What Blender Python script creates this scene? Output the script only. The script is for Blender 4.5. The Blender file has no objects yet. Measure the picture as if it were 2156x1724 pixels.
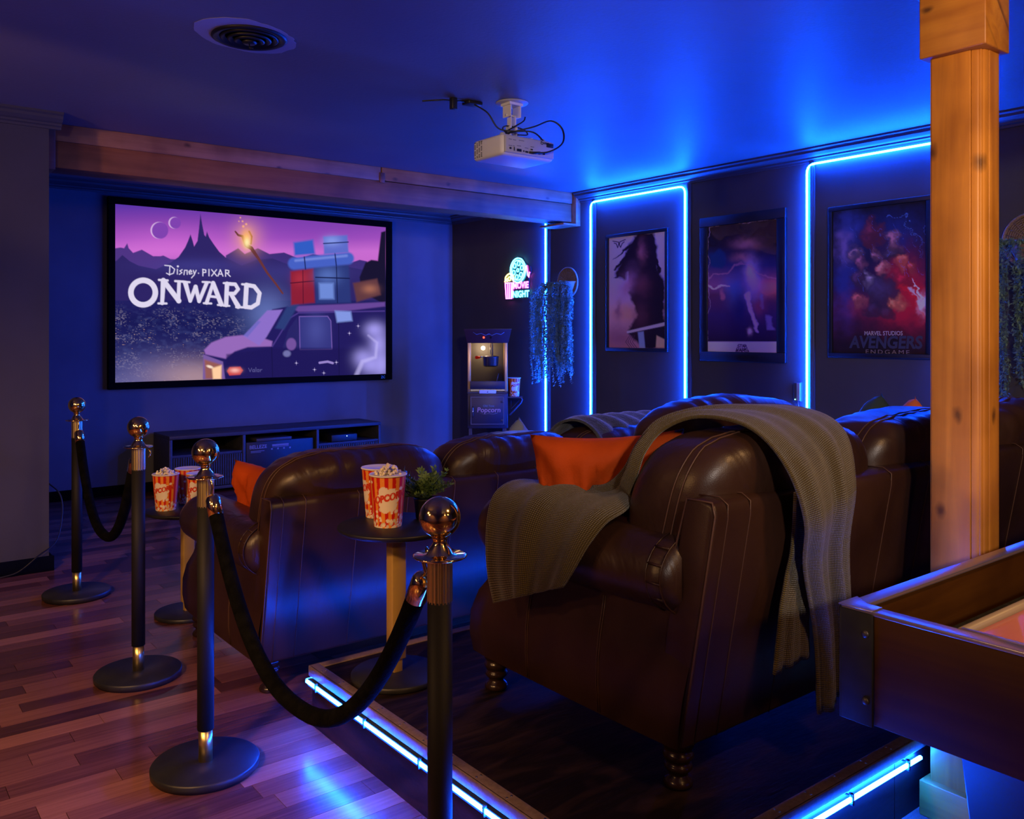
import bpy, bmesh, math, random
import numpy as np
from mathutils import Vector, Matrix, noise
PI = math.pi
random.seed(7)
scene = bpy.context.scene
COL = scene.collection
# ---------------------------------------------------------------- camera, world, exposure
EYE = 1.32
cam_d = bpy.data.cameras.new('camera'); cam = bpy.data.objects.new('camera', cam_d); COL.objects.link(cam)
cam.location = (0, 0, EYE); cam.rotation_euler = (PI/2, 0, -math.atan2(.617, .787))
cam_d.sensor_width = 36; cam_d.lens = 1831/2156*36; cam_d.shift_y = -(862-703)/2156
cam_d.clip_start = .02; scene.camera = cam
w = bpy.data.worlds.new('world'); scene.world = w; w.use_nodes = True
w.node_tree.nodes['Background'].inputs[0].default_value = (.25, .2, .2, 1)
w.node_tree.nodes['Background'].inputs[1].default_value = 0.0
scene.view_settings.view_transform = 'Standard'; scene.view_settings.look = 'None'
scene.view_settings.exposure = 0; scene.view_settings.gamma = 1; scene.view_settings.use_curve_mapping = False
scene.cycles.max_bounces = 6; scene.cycles.diffuse_bounces = 2; scene.cycles.glossy_bounces = 3
scene.cycles.transmission_bounces = 4; scene.cycles.use_denoising = True
scene.cycles.caustics_reflective = False; scene.cycles.caustics_refractive = False
scene.cycles.sample_clamp_indirect = 4
# room lamps: warm bulbs behind and left of the camera, plus added fill spots
WARM = (1, .52, .19)
def aimed_spot(loc, watts, aim, col=WARM, r=.045, cone=115):
    # bare spot, no shade built: the cone keeps most light off the ceiling
    l = bpy.data.lights.new('room_or_fill_spot', 'SPOT'); l.energy = watts; l.color = col; l.shadow_soft_size = r; l.spot_size = math.radians(cone); l.spot_blend = .5
    o = bpy.data.objects.new('room_or_fill_spot', l); o.location = loc; COL.objects.link(o)
    o.rotation_euler = (Vector(aim)-Vector(loc)).to_track_quat('-Z', 'Y').to_euler(); return o
NEUT = (1, .84, .74)
LAMPS_AND_FILLS = [((-1.9, 2.3, 2.2), 60, (1.2, 2.6, .6), WARM, 115), ((-2.1, 1.7, 1.9), 50, (1.5, 2.2, .7), WARM, 115), ((-1.3, .9, 2.25), 290, (-.1, 3.0, 0), WARM, 74),
         ((-2.2, 3.1, 1.7), 130, (1.9, 5.66, 2.85), (1, .52, .22), 30), ((-2.3, 2.8, 1.8), 60, (2.8, 3.6, 2.3), (1, .75, .5), 12), ((1.55, .05, 2.1), 46, (2.3, 1.2, 1.0), WARM, 120), ((.7, -2.3, 2.3), 26, (2, 1.6, .7), WARM, 110),  # first two added for beam and projector, third added to light the post
         ((1.9, -2.1, 2.2), 22, (2.6, 1.2, .8), WARM, 110), ((-.6, -1.9, 2.25), 300, (5.1, 3.9, 1.5), NEUT, 44), ((-1.5, -1.2, 2.0), 70, (-.3, 5.4, 1.4), (1, .82, .66), 60), ((.4, -2.2, 2.3), 90, (.2, -3.6, 1.0), WARM, 120), ((-2.3, .2, 2.3), 60, (-3.6, .3, 1.0), WARM, 120)]  # narrow spots added for posters and grey wall, last two added for warm reflections
for p, e, aim, c_, cn_ in LAMPS_AND_FILLS: aimed_spot(p, e, aim, c_, r=.09, cone=cn_)
LED_RGB = (.0026, .062, 1.0); LED_L = 430.0
# ---------------------------------------------------------------- mesh helpers
class MB:
    def __init__(s): s.v = []; s.f = []; s.sm = []
    def add(s, vs, fs, smooth=False):
        b = len(s.v); s.v += [tuple(p) for p in vs]; s.f += [tuple(i+b for i in f) for f in fs]; s.sm += [smooth]*len(fs); return s
    def box(s, x0, x1, y0, y1, z0, z1):
        vs = [(x, y, z) for z in (z0, z1) for y in (y0, y1) for x in (x0, x1)]
        return s.add(vs, [(0,2,3,1), (4,5,7,6), (0,1,5,4), (2,6,7,3), (0,4,6,2), (1,3,7,5)])
    def obox(s, c, ax, ay, az):
        c = Vector(c); ax = Vector(ax); ay = Vector(ay); az = Vector(az)
        vs = [c+ax*i+ay*j+az*k for k in (-1, 1) for j in (-1, 1) for i in (-1, 1)]
        return s.add(vs, [(0,2,3,1), (4,5,7,6), (0,1,5,4), (2,6,7,3), (0,4,6,2), (1,3,7,5)])
    def prism(s, poly, axis, a, b):
        n = len(poly)
        def P(p, t): return {'x': (t, p[0], p[1]), 'y': (p[0], t, p[1]), 'z': (p[0], p[1], t)}[axis]
        vs = [P(p, a) for p in poly]+[P(p, b) for p in poly]
        return s.add(vs, [tuple(range(n))[::-1], tuple(range(n, 2*n))]+[(i, (i+1) % n, n+(i+1) % n, n+i) for i in range(n)])
    def tube(s, pts, r, n=8, cap=True, closed=False):
        pts = [Vector(p) for p in pts]; m = len(pts); rs = r if hasattr(r, '__len__') else [r]*m
        up = None; vs = []
        for i, p in enumerate(pts):
            if closed: t = pts[(i+1) % m]-pts[i-1]
            else: t = pts[min(i+1, m-1)]-pts[max(i-1, 0)]
            t = t.normalized() if t.length > 1e-9 else Vector((0, 0, 1))
            if up is None:
                up = Vector((0, 0, 1)) if abs(t.z) < .9 else Vector((1, 0, 0))
            u = (up-t*up.dot(t)); u = u.normalized() if u.length > 1e-6 else t.orthogonal().normalized()
            up = u; vv = t.cross(u)
            vs += [p+(u*math.cos(2*PI*k/n)+vv*math.sin(2*PI*k/n))*rs[i] for k in range(n)]
        fs = [(i*n+k, i*n+(k+1) % n, (i+1)*n+(k+1) % n, (i+1)*n+k) for i in range(m-1) for k in range(n)]
        if closed: fs += [((m-1)*n+k, (m-1)*n+(k+1) % n, (k+1) % n, k) for k in range(n)]
        elif cap: fs += [tuple(range(n))[::-1], tuple(range((m-1)*n, m*n))]
        return s.add(vs, fs, True)
    def lathe(s, prof, c=(0, 0, 0), n=32, smooth=True):
        vs = []; m = len(prof)
        for r, z in prof: vs += [(c[0]+r*math.cos(2*PI*k/n), c[1]+r*math.sin(2*PI*k/n), c[2]+z) for k in range(n)]
        fs = [(i*n+k, i*n+(k+1) % n, (i+1)*n+(k+1) % n, (i+1)*n+k) for i in range(m-1) for k in range(n)]
        if prof[0][0] > 1e-4: fs.append(tuple(range(n))[::-1])
        if prof[-1][0] > 1e-4: fs.append(tuple(range((m-1)*n, m*n)))
        return s.add(vs, fs, smooth)
    def grid(s, fn, nu, nv, wrap=False, smooth=True):
        vs = [fn(i/nu, j/nv) for j in range(nv+1) for i in range(nu+(0 if wrap else 1))]; W = nu if wrap else nu+1
        return s.add(vs, [(j*W+i, j*W+(i+1) % W, (j+1)*W+(i+1) % W, (j+1)*W+i) for j in range(nv) for i in range(nu)], smooth)
    def build(s, name, m, parent=None, bevel=0, seg=2, loc=None):
        me = bpy.data.meshes.new(name); me.from_pydata(s.v, [], s.f); me.update()
        me.polygons.foreach_set('use_smooth', s.sm)
        if bevel or True:
            bm = bmesh.new(); bm.from_mesh(me)
            bmesh.ops.recalc_face_normals(bm, faces=bm.faces)
            if bevel:
                bmesh.ops.bevel(bm, geom=[e for e in bm.edges if e.calc_face_angle(0) > .5], offset=bevel, segments=seg, profile=.5, affect='EDGES', clamp_overlap=True)
                for f in bm.faces: f.smooth = True
            bm.to_mesh(me); bm.free()
            if bevel: shade_auto(me)
        return link(name, me, m, parent, loc)
def shade_auto(me):
    # hard edges where flat faces meet, smooth over the bevels
    import math as _m
    bm = bmesh.new(); bm.from_mesh(me)
    for e in bm.edges: e.smooth = e.calc_face_angle(0) < _m.radians(50)
    bm.to_mesh(me); bm.free()
def link(name, me, m=None, parent=None, loc=None):
    if m is not None: me.materials.append(m)
    o = bpy.data.objects.new(name, me); COL.objects.link(o)
    if parent: o.parent = parent
    if loc: o.location = loc
    return o
def thing(name, label, cat, loc=(0, 0, 0), rz=0, group=None):
    o = bpy.data.objects.new(name, None); o.empty_display_size = .05; COL.objects.link(o)
    o.location = loc; o.rotation_euler = (0, 0, rz); tag(o, label, cat, group); return o
def tag(o, label=None, cat=None, group=None, kind=None):
    if label: o['label'] = label
    if cat: o['category'] = cat
    if group: o['group'] = group
    if kind: o['kind'] = kind
    return o
def struct(o): o['kind'] = 'structure'; return o
def copy_tree(o, parent=None):
    c = o.copy(); COL.objects.link(c)
    if parent: c.parent = parent
    for ch in list(o.children): copy_tree(ch, c)
    return c
def catmull(P, n):
    P = [Vector(p) for p in P]; out = []
    Q = [P[0]*2-P[1]]+P+[P[-1]*2-P[-2]]
    for i in range(1, len(Q)-2):
        for k in range(n):
            t = k/n; a, b, c, d = Q[i-1], Q[i], Q[i+1], Q[i+2]
            out.append(.5*((2*b)+(c-a)*t+(2*a-5*b+4*c-d)*t*t+(3*b-a-3*c+d)*t**3))
    out.append(P[-1]); return out
def text_mesh(s, size, bold=0, shear=0, align='CENTER', space=1):
    c = bpy.data.curves.new('txt', 'FONT'); c.body = s; c.size = size; c.offset = bold; c.shear = shear
    c.align_x = align; c.align_y = 'CENTER'; c.space_character = space; c.resolution_u = 3
    o = bpy.data.objects.new('txt', c); COL.objects.link(o)
    dg = bpy.context.evaluated_depsgraph_get(); me = bpy.data.meshes.new_from_object(o.evaluated_get(dg))
    vs = [tuple(v.co) for v in me.vertices]; fs = [tuple(p.vertices) for p in me.polygons]
    bpy.data.objects.remove(o); bpy.data.curves.remove(c); bpy.data.meshes.remove(me)
    return vs, fs
def text_obj(name, s, size, m, fn, parent=None, **k):
    vs, fs = text_mesh(s, size, **k); mb = MB(); mb.add([fn(x, y) for x, y, z in vs], fs)
    me = bpy.data.meshes.new(name); me.from_pydata(mb.v, [], mb.f); me.update()
    return link(name, me, m, parent)
# ---------------------------------------------------------------- materials
def s2l(c): return tuple((x/255/12.92 if x/255 <= .04045 else ((x/255+.055)/1.055)**2.4) for x in c)
def mat(name, col=(.5,.5,.5), rough=.5, metal=0, spec=.5, emit=None, es=1, coat=0, sheen=0, alpha=None, trans=0):
    m = bpy.data.materials.new(name); m.use_nodes = True; b = m.node_tree.nodes['Principled BSDF']
    b.inputs['Base Color'].default_value = (*col, 1); b.inputs['Roughness'].default_value = rough
    b.inputs['Metallic'].default_value = metal; b.inputs['Specular IOR Level'].default_value = spec
    b.inputs['Coat Weight'].default_value = coat; b.inputs['Sheen Weight'].default_value = sheen
    b.inputs['Transmission Weight'].default_value = trans
    if emit: b.inputs['Emission Color'].default_value = (*emit, 1); b.inputs['Emission Strength'].default_value = es
    return m
def N(m, t, **kw):
    n = m.node_tree.nodes.new(t)
    for k, v in kw.items():
        if k in n.inputs: n.inputs[k].default_value = v
        else: setattr(n, k, v)
    return n
def L(m, a, b): m.node_tree.links.new(a, b)
def tex(m, scale=(1, 1, 1), src='Object', rot=(0, 0, 0)):
    tc = N(m, 'ShaderNodeTexCoord'); mp = N(m, 'ShaderNodeMapping'); mp.inputs['Scale'].default_value = scale
    mp.inputs['Rotation'].default_value = rot; L(m, tc.outputs[src], mp.inputs[0]); return mp.outputs[0]
def noisy(m, c1, c2, scale=(1, 1, 1), ns=5, detail=6, bump=0, bs=None, lo=.35, hi=.65, dist=0, bscale=None, rrange=None):
    b = m.node_tree.nodes['Principled BSDF']; v = tex(m, scale)
    n = N(m, 'ShaderNodeTexNoise', Scale=ns, Detail=detail, Distortion=dist); L(m, v, n.inputs['Vector'])
    r = N(m, 'ShaderNodeValToRGB'); r.color_ramp.elements[0].position = lo; r.color_ramp.elements[1].position = hi
    r.color_ramp.elements[0].color = (*c1, 1); r.color_ramp.elements[1].color = (*c2, 1)
    L(m, n.outputs[0], r.inputs[0]); L(m, r.outputs[0], b.inputs['Base Color'])
    if bump:
        n2 = N(m, 'ShaderNodeTexNoise', Scale=bscale or ns*8, Detail=4); L(m, v, n2.inputs['Vector'])
        bp = N(m, 'ShaderNodeBump', Strength=bump, Distance=.01); L(m, n2.outputs[0], bp.inputs['Height']); L(m, bp.outputs[0], b.inputs['Normal'])
    if rrange:
        mr = N(m, 'ShaderNodeMapRange'); mr.inputs[3].default_value = rrange[0]; mr.inputs[4].default_value = rrange[1]
        L(m, n.outputs[0], mr.inputs[0]); L(m, mr.outputs[0], b.inputs['Roughness'])
    return m
def wood(name, c1, c2, knot, axis, rough=.5, knots=True, ks=2.2):
    m = mat(name, c1, rough); b = m.node_tree.nodes['Principled BSDF']
    sc = {'x': (.6, 9, 9), 'z': (9, 9, .6), 'y': (9, .6, 9)}[axis]
    v = tex(m, sc); n = N(m, 'ShaderNodeTexNoise', Scale=3.0, Detail=8, Distortion=.6); L(m, v, n.inputs['Vector'])
    r = N(m, 'ShaderNodeValToRGB'); r.color_ramp.elements[0].position = .3; r.color_ramp.elements[1].position = .7
    r.color_ramp.elements[0].color = (*c1, 1); r.color_ramp.elements[1].color = (*c2, 1); L(m, n.outputs[0], r.inputs[0])
    v2 = tex(m, (1, 1, 1)); n2 = N(m, 'ShaderNodeTexNoise', Scale=3.5, Detail=3); L(m, v2, n2.inputs['Vector'])
    r2 = N(m, 'ShaderNodeValToRGB'); r2.color_ramp.elements[0].position = .35; r2.color_ramp.elements[1].position = .6
    r2.color_ramp.elements[0].color = (.48, .40, .34, 1); r2.color_ramp.elements[1].color = (1, 1, 1, 1); L(m, n2.outputs[0], r2.inputs[0])
    mx = N(m, 'ShaderNodeMix', data_type='RGBA', blend_type='MULTIPLY'); mx.inputs[0].default_value = .7
    L(m, r.outputs[0], mx.inputs[6]); L(m, r2.outputs[0], mx.inputs[7]); out = mx.outputs[2]
    if knots:
        tc = N(m, 'ShaderNodeTexCoord'); sp = N(m, 'ShaderNodeSeparateXYZ'); L(m, tc.outputs['Object'], sp.inputs[0])
        i1, i2, i3 = {'z': (0, 1, 2), 'x': (2, 1, 0), 'y': (0, 2, 1)}[axis]
        su = N(m, 'ShaderNodeMath', operation='ADD'); L(m, sp.outputs[i1], su.inputs[0]); L(m, sp.outputs[i2], su.inputs[1])
        lo_ = N(m, 'ShaderNodeMath', operation='MULTIPLY'); L(m, sp.outputs[i3], lo_.inputs[0]); lo_.inputs[1].default_value = .6
        cx = N(m, 'ShaderNodeCombineXYZ'); L(m, su.outputs[0], cx.inputs[0]); L(m, lo_.outputs[0], cx.inputs[1])
        nd = N(m, 'ShaderNodeTexNoise', Scale=30); L(m, cx.outputs[0], nd.inputs['Vector'])
        va = N(m, 'ShaderNodeVectorMath', operation='MULTIPLY_ADD'); L(m, nd.outputs['Color'], va.inputs[0]); va.inputs[1].default_value = (.02, .02, 0); L(m, cx.outputs[0], va.inputs[2])
        vo = N(m, 'ShaderNodeTexVoronoi', Scale=ks*2, voronoi_dimensions='2D'); L(m, va.outputs[0], vo.inputs['Vector'])
        r3 = N(m, 'ShaderNodeValToRGB'); e = r3.color_ramp.elements
        e[0].position = .018; e[0].color = (.8, .8, .8, 1); e[1].position = .085; e[1].color = (0, 0, 0, 1); L(m, vo.outputs['Distance'], r3.inputs[0])
        m3 = N(m, 'ShaderNodeMix', data_type='RGBA'); L(m, r3.outputs[0], m3.inputs[0]); L(m, out, m3.inputs[6])
        m3.inputs[7].default_value = (*knot, 1); out = m3.outputs[2]
    L(m, out, b.inputs['Base Color'])
    bp = N(m, 'ShaderNodeBump', Strength=.15, Distance=.004); L(m, n.outputs[0], bp.inputs['Height']); L(m, bp.outputs[0], b.inputs['Normal'])
    return m
def leather(name, c1, c2, wr=.35):
    m = mat(name, c1, .36, spec=.42); b = m.node_tree.nodes['Principled BSDF']; v = tex(m)
    n = N(m, 'ShaderNodeTexNoise', Scale=4, Detail=5); L(m, v, n.inputs['Vector'])
    r = N(m, 'ShaderNodeValToRGB'); r.color_ramp.elements[0].color = (*c1, 1); r.color_ramp.elements[1].color = (*c2, 1)
    r.color_ramp.elements[0].position = .35; r.color_ramp.elements[1].position = .7
    L(m, n.outputs[0], r.inputs[0]); L(m, r.outputs[0], b.inputs['Base Color'])
    mr = N(m, 'ShaderNodeMapRange'); mr.inputs[3].default_value = .27; mr.inputs[4].default_value = .47; L(m, n.outputs[0], mr.inputs[0]); L(m, mr.outputs[0], b.inputs['Roughness'])
    n2 = N(m, 'ShaderNodeTexVoronoi', Scale=330); L(m, v, n2.inputs['Vector'])
    b1 = N(m, 'ShaderNodeBump', Strength=.12, Distance=.0012); L(m, n2.outputs['Distance'], b1.inputs['Height'])
    v4 = tex(m, (1, .5, .4)); n3 = N(m, 'ShaderNodeTexNoise', Scale=7, Detail=3, Distortion=1.2); L(m, v4, n3.inputs['Vector'])
    b2 = N(m, 'ShaderNodeBump', Strength=wr, Distance=.03); L(m, n3.outputs[0], b2.inputs['Height']); L(m, b1.outputs[0], b2.inputs['Normal']); L(m, b2.outputs[0], b.inputs['Normal'])
    return m
def attr_mat(name, rough=.5, emis=None, spec=.5, coat=0):
    m = mat(name, (0, 0, 0), rough, spec=spec, coat=coat); b = m.node_tree.nodes['Principled BSDF']
    a = N(m, 'ShaderNodeAttribute', attribute_name='paint')
    if emis: L(m, a.outputs[0], b.inputs['Emission Color']); b.inputs['Emission Strength'].default_value = emis
    else: L(m, a.outputs[0], b.inputs['Base Color'])
    return m
M = {}
M['wall'] = noisy(mat('charcoal_paint', rough=.75, spec=.3), (.06, .058, .062), (.072, .07, .075), ns=2, bump=.04, bscale=180)
M['wallblue'] = noisy(mat('screen_wall_paint', rough=.7, spec=.3), (.10, .11, .13), (.13, .14, .16), ns=2, bump=.04, bscale=180)
M['ceiling'] = noisy(mat('ceiling_paint', rough=.5, spec=.35), (.165, .155, .165), (.185, .175, .185), ns=1.5, bump=.10, bscale=60)
M['trimdark'] = mat('dark_painted_trim', (.055, .055, .062), .45)
M['black'] = noisy(mat('black_satin', rough=.42), (.008, .008, .009), (.013, .013, .014), ns=6)
M['blackmatte'] = noisy(mat('black_matte_tube', rough=.6, spec=.25), (.008, .0075, .007), (.012, .011, .01), ns=6, bump=.05, bscale=400)
M['basedisk'] = noisy(mat('black_disk', rough=.42, spec=.5), (.014, .014, .016), (.022, .022, .024), ns=20, bump=.03, bscale=300)
M['void'] = mat('velvet_black', (.004, .004, .004), .95, spec=.05)
M['brass'] = mat('polished_brass', (.95, .68, .27), .09, 1)
M['brassrib'] = mat('satin_brass', (.95, .74, .28), .3, 1)
M['led'] = mat('led_tube', (.1, .1, .1), .5, emit=LED_RGB, es=LED_L)
M['ledlow'] = mat('led_tube_platform', (.1, .1, .1), .5, emit=LED_RGB, es=LED_L*1.1)
M['ledback'] = mat('led_tube_back', (.1, .1, .1), .5, emit=LED_RGB, es=LED_L*.34)
M['chan'] = mat('clear_channel', (.05, .08, .12), .15)
M['leather'] = leather('dark_brown_leather', (.024, .010, .006), (.046, .020, .012), .3)
M['leatherside'] = leather('panel_leather', (.024, .009, .0055), (.042, .017, .010), .1)
M['stitch'] = mat('leather_seam', (.075, .034, .023), .5)
M['legwood'] = mat('turned_dark_wood', (.022, .010, .006), .22)
M['knit'] = None
M['colwood'] = wood('stained_pine_upright', (.44, .165, .022), (.66, .28, .036), (.06, .02, .008), 'z', .42, ks=2.4)
M['colwoodh'] = wood('stained_pine_block', (.47, .18, .022), (.68, .31, .036), (.05, .016, .006), 'y', .45, ks=3.2)
M['beamhi'] = wood('knotty_pine_beam', (.30, .13, .06), (.46, .22, .10), (.05, .02, .012), 'x', .6, ks=2.4)
M['beamlo'] = wood('smooth_pine_beam', (.24, .08, .03), (.34, .13, .05), (.07, .03, .02), 'x', .6, ks=.8)
M['white'] = noisy(mat('white_plastic', rough=.4), (.72, .70, .70), (.76, .74, .74), ns=4)
M['grey'] = mat('grey_plastic', (.45, .45, .5), .45)
M['whitecard'] = mat('white_card', (.8, .78, .76), .6)
M['steel'] = mat('brushed_steel', (.6, .6, .62), .25, 1)
M['gold'] = mat('gold_painted_post', (.42, .26, .075), .45, .0)
M['goldm'] = mat('satin_gold_frame', (.75, .5, .2), .35, .6)
M['glass'] = mat('clear_glass', (1, 1, 1), .02, trans=1); M['glass'].node_tree.nodes['Principled BSDF'].inputs['IOR'].default_value = 1.05
M['cart'] = mat('navy_cart_metal', (.012, .015, .035), .4)
M['cartred'] = mat('maroon_cart_metal', (.05, .015, .02), .45)
M['pt'] = None
def proj(X, Y, Z):
    f = X*.617+Y*.787; r = X*.787-Y*.617
    return 1078+1831*r/f, 703-1831*(Z-EYE)/f
# ---------------------------------------------------------------- room shell
M['backwall'] = noisy(mat('tan_paint', rough=.8), (.26, .17, .10), (.30, .2, .12), ns=2)
XR, YS, HC = 5.16, 7.6, 2.55            # right wall, screen wall, ceiling height
X0, Y0 = -3.6, -3.6
struct(MB().box(X0-.1, XR+.1, Y0-.1, YS+.1, HC, HC+.1).build('ceiling', M['ceiling']))
fl = struct(MB().box(X0-.1, XR+.1, Y0-.1, YS+.1, -.1, -.009).build('floor', M['void']))
struct(MB().box(XR, XR+.1, Y0, YS, 0, HC).build('wall_right', M['wall']))
struct(MB().box(.96, XR+.1, YS, YS+.1, 0, HC).build('wall_screen', M['wallblue']))
struct(MB().box(X0, .962, 5.42, YS+.1, 0, HC).build('wall_left_return', M['wall']))
struct(MB().box(X0-.1, X0, Y0, 5.42, 0, HC).build('wall_left', M['backwall']))
struct(MB().box(X0, XR, Y0-.1, Y0, 0, HC).build('wall_back', M['backwall']))
# crown mouldings: profile out from the wall (d) and down from the ceiling (h)
CR = [(0, 0), (.085, 0), (.085, -.012), (.07, -.02), (.066, -.034), (.045, -.05), (.03, -.056), (.028, -.066), (.014, -.072), (.012, -.085), (0, -.085)]
struct(MB().prism([(XR-d, HC+h) for d, h in CR][::-1], 'y', Y0, 5.62).build('trim_1', M['trimdark']))
struct(MB().prism([(XR-d, HC+h) for d, h in CR][::-1], 'y', 5.9, YS).build('trim_2', M['trimdark']))
struct(MB().prism([(YS-d, HC+h) for d, h in CR], 'x', .96, XR).build('trim_3', M['trimdark']))
struct(MB().prism([(5.42-d, HC+h) for d, h in CR], 'x', X0, .962+.06).build('trim_4', M['wall']))
def base(n, x0, x1, y0, y1): struct(MB().box(x0, x1, y0, y1, 0, .082).build(n, M['void'], bevel=.002, seg=1))
base('baseboard_screen', .96, XR, YS-.016, YS); base('baseboard_right', XR-.016, XR, 1.5, YS-.016)
base('baseboard_left', X0, .985, 5.40, 5.42); base('baseboard_return', .962, .98, 5.42, YS-.016)
# battens beside each light tube on the right wall
LEDY = [6.06, 5.462, 4.413, 3.359, 2.31]
for i, y in enumerate(LEDY):
    s = -1
    struct(MB().box(XR-.018, XR, y-.012+s*.04, y-.012, .1, HC-.085).box(XR-.025, XR, y-.012-.028, y-.012-.012, .1, HC-.085).build('trim_%d' % (5+i), M['trimdark'], bevel=.002, seg=1))
# ---------------------------------------------------------------- laminate floor, every strip its own piece near the camera
pm = mat('laminate', (.1, .04, .02), .22, spec=.5, coat=0); pm.node_tree.nodes['Principled BSDF'].inputs['Coat Roughness'].default_value = .12
b = pm.node_tree.nodes['Principled BSDF']; a = N(pm, 'ShaderNodeAttribute', attribute_name='tone')
v = tex(pm, (.7, 14, 1)); n1 = N(pm, 'ShaderNodeTexNoise', Scale=3.5, Detail=8, Distortion=1.4)
sx = N(pm, 'ShaderNodeVectorMath', operation='ADD'); cmb = N(pm, 'ShaderNodeCombineXYZ'); ml = N(pm, 'ShaderNodeMath', operation='MULTIPLY'); ml.inputs[1].default_value = 37
L(pm, a.outputs['Fac'], ml.inputs[0]); L(pm, ml.outputs[0], cmb.inputs[2]); L(pm, v, sx.inputs[0]); L(pm, cmb.outputs[0], sx.inputs[1]); L(pm, sx.outputs[0], n1.inputs['Vector'])
ad = N(pm, 'ShaderNodeMath', operation='MULTIPLY_ADD'); ad.inputs[1].default_value = .55; L(pm, a.outputs['Fac'], ad.inputs[0])
m2 = N(pm, 'ShaderNodeMath', operation='MULTIPLY'); m2.inputs[1].default_value = .45; L(pm, n1.outputs[0], m2.inputs[0]); L(pm, m2.outputs[0], ad.inputs[2])
r = N(pm, 'ShaderNodeValToRGB'); els = r.color_ramp.elements
els[0].position = .12; els[0].color = (.034, .011, .012, 1); els[1].position = .85; els[1].color = (.38, .155, .10, 1)
e = els.new(.38); e.color = (.13, .045, .036, 1); e = els.new(.58); e.color = (.22, .082, .056, 1)
L(pm, ad.outputs[0], r.inputs[0]); L(pm, r.outputs[0], b.inputs['Base Color'])
bp = N(pm, 'ShaderNodeBump', Strength=.12, Distance=.002); L(pm, n1.outputs[0], bp.inputs['Height']); L(pm, bp.outputs[0], b.inputs['Normal'])
rng = random.Random(3); SW = .088; strips = []
y = Y0; row = 0
while y < YS:
    x = X0 - rng.random()*.6
    while x < XR:
        l = rng.choice((.32, .4, .48, .6, .75, .9)); x1 = min(x+l, XR); xa = max(x, X0)
        if x1-xa > .02: strips.append((xa, x1, y, min(y+SW, YS), min(1, max(0, rng.gauss(.46, .31)))))
        x += l
    y += SW; row += 1
def in_view(s):
    X, Y = (s[0]+s[1])/2, (s[2]+s[3])/2
    if X*.617+Y*.787 < .3: return None
    if 1.27 < s[0] and 1.2 < Y < 2.7: return None
    px, py = proj(X, Y, 0)
    if -60 < px < 1900 and py < 1800 and X < 3.2: return math.hypot(X, Y)
vis = sorted([s for s in strips if in_view(s) is not None], key=in_view)[:295]
vs_ = set(vis)
def strip_mb(mb, s): return mb.box(s[0]+.0008, s[1]-.0008, s[2]+.0008, s[3]-.0008, -.009, 0)
def tone(me, vals):
    at = me.attributes.new('tone', 'FLOAT', 'FACE'); at.data.foreach_set('value', vals)
def raw(name, mb, m, parent=None):
    me = bpy.data.meshes.new(name); me.from_pydata(mb.v, [], mb.f); me.update(); return link(name, me, m, parent)
for s in vis:
    o = raw('plank', strip_mb(MB(), s), pm, fl); tone(o.data, [s[4]]*6)
mb = MB(); vals = []
for s in strips:
    if s not in vs_: strip_mb(mb, s); vals += [s[4]]*6
o = raw('plank_field', mb, pm, fl); tone(o.data, vals); o['kind'] = 'stuff'
# ---------------------------------------------------------------- LED tubes on the right wall
def led_bar(mb, a, b, r=.0085): return mb.tube([a, b], r, 6)
XL = XR-.021
def rounded(pts, rad=.06):
    P = [Vector(p) for p in pts]; out = [P[0]]
    for i in range(1, len(P)-1):
        a = (P[i-1]-P[i]).normalized(); c = (P[i+1]-P[i]).normalized()
        for k in range(6):
            t = k/5; out.append(P[i]+a*rad*(1-t)**2+c*rad*t**2)
    out.append(P[-1]); return out
ZT = HC-.1
LG = 'blue light tubes on the right wall'
tag(MB().tube([(XL, 6.06, .1), (XL, 6.06, 2.4)], .0075, 6).build('light_tube', M['led']), 'single upright blue light tube behind the hanging vine planter', 'led light', LG)
tag(MB().tube(rounded([(XL, LEDY[1], .1), (XL, LEDY[1], ZT), (XL, LEDY[2], ZT), (XL, LEDY[2], .1)]), .0075, 6).build('light_tube', M['led']), 'blue light tube framing the narrow poster of the pale sky', 'led light', LG)
tag(MB().tube(rounded([(XL, LEDY[3], .1), (XL, LEDY[3], ZT), (XL, LEDY[4], ZT), (XL, LEDY[4], .1)]), .0075, 6).build('light_tube', M['led']), 'blue light tube framing the red and navy poster beside the wooden post', 'led light', LG)
# ---------------------------------------------------------------- ceiling beam
BY = 5.66
beam = thing('ceiling_beam', 'long boxed pine ceiling beam running above the projection screen', 'beam', (0, 0, 0))
MB().box(1.0, 3.195, BY-.018, BY+.03, 2.45, HC).build('upper_board', M['beamhi'], beam, bevel=.003)
MB().box(3.205, 5.09, BY-.018, BY+.03, 2.455, HC).build('upper_board', M['beamhi'], beam, bevel=.003)
MB().box(3.185, 3.225, BY-.024, BY-.017, 2.435, 2.51).build('joint_cover', M['beamlo'], beam, bevel=.002)
MB().box(1.0, 5.10, BY, BY+.02, 2.295, 2.452).build('lower_board', M['beamlo'], beam, bevel=.003)
MB().box(1.0, 5.10, BY+.02, BY+.24, 2.30, 2.32).box(1.0, 5.1, BY+.22, BY+.24, 2.32, HC).build('underside_board', M['beamlo'], beam, bevel=.003)
MB().box(.964, 1.03, BY-.045, BY+.26, 2.275, HC).build('end_block', M['beamlo'], beam, bevel=.003)
MB().box(5.105, XR-.001, BY-.05, BY+.27, 2.262, HC).box(4.96, 5.105, BY-.05, BY+.27, 2.262, 2.278).build('end_block', M['beamhi'], beam, bevel=.002, seg=1)
# ---------------------------------------------------------------- wooden post
post = thing('wooden_post', 'square stained pine support post beside the raised platform', 'post', (2.385, 1.17, 0))
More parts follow.
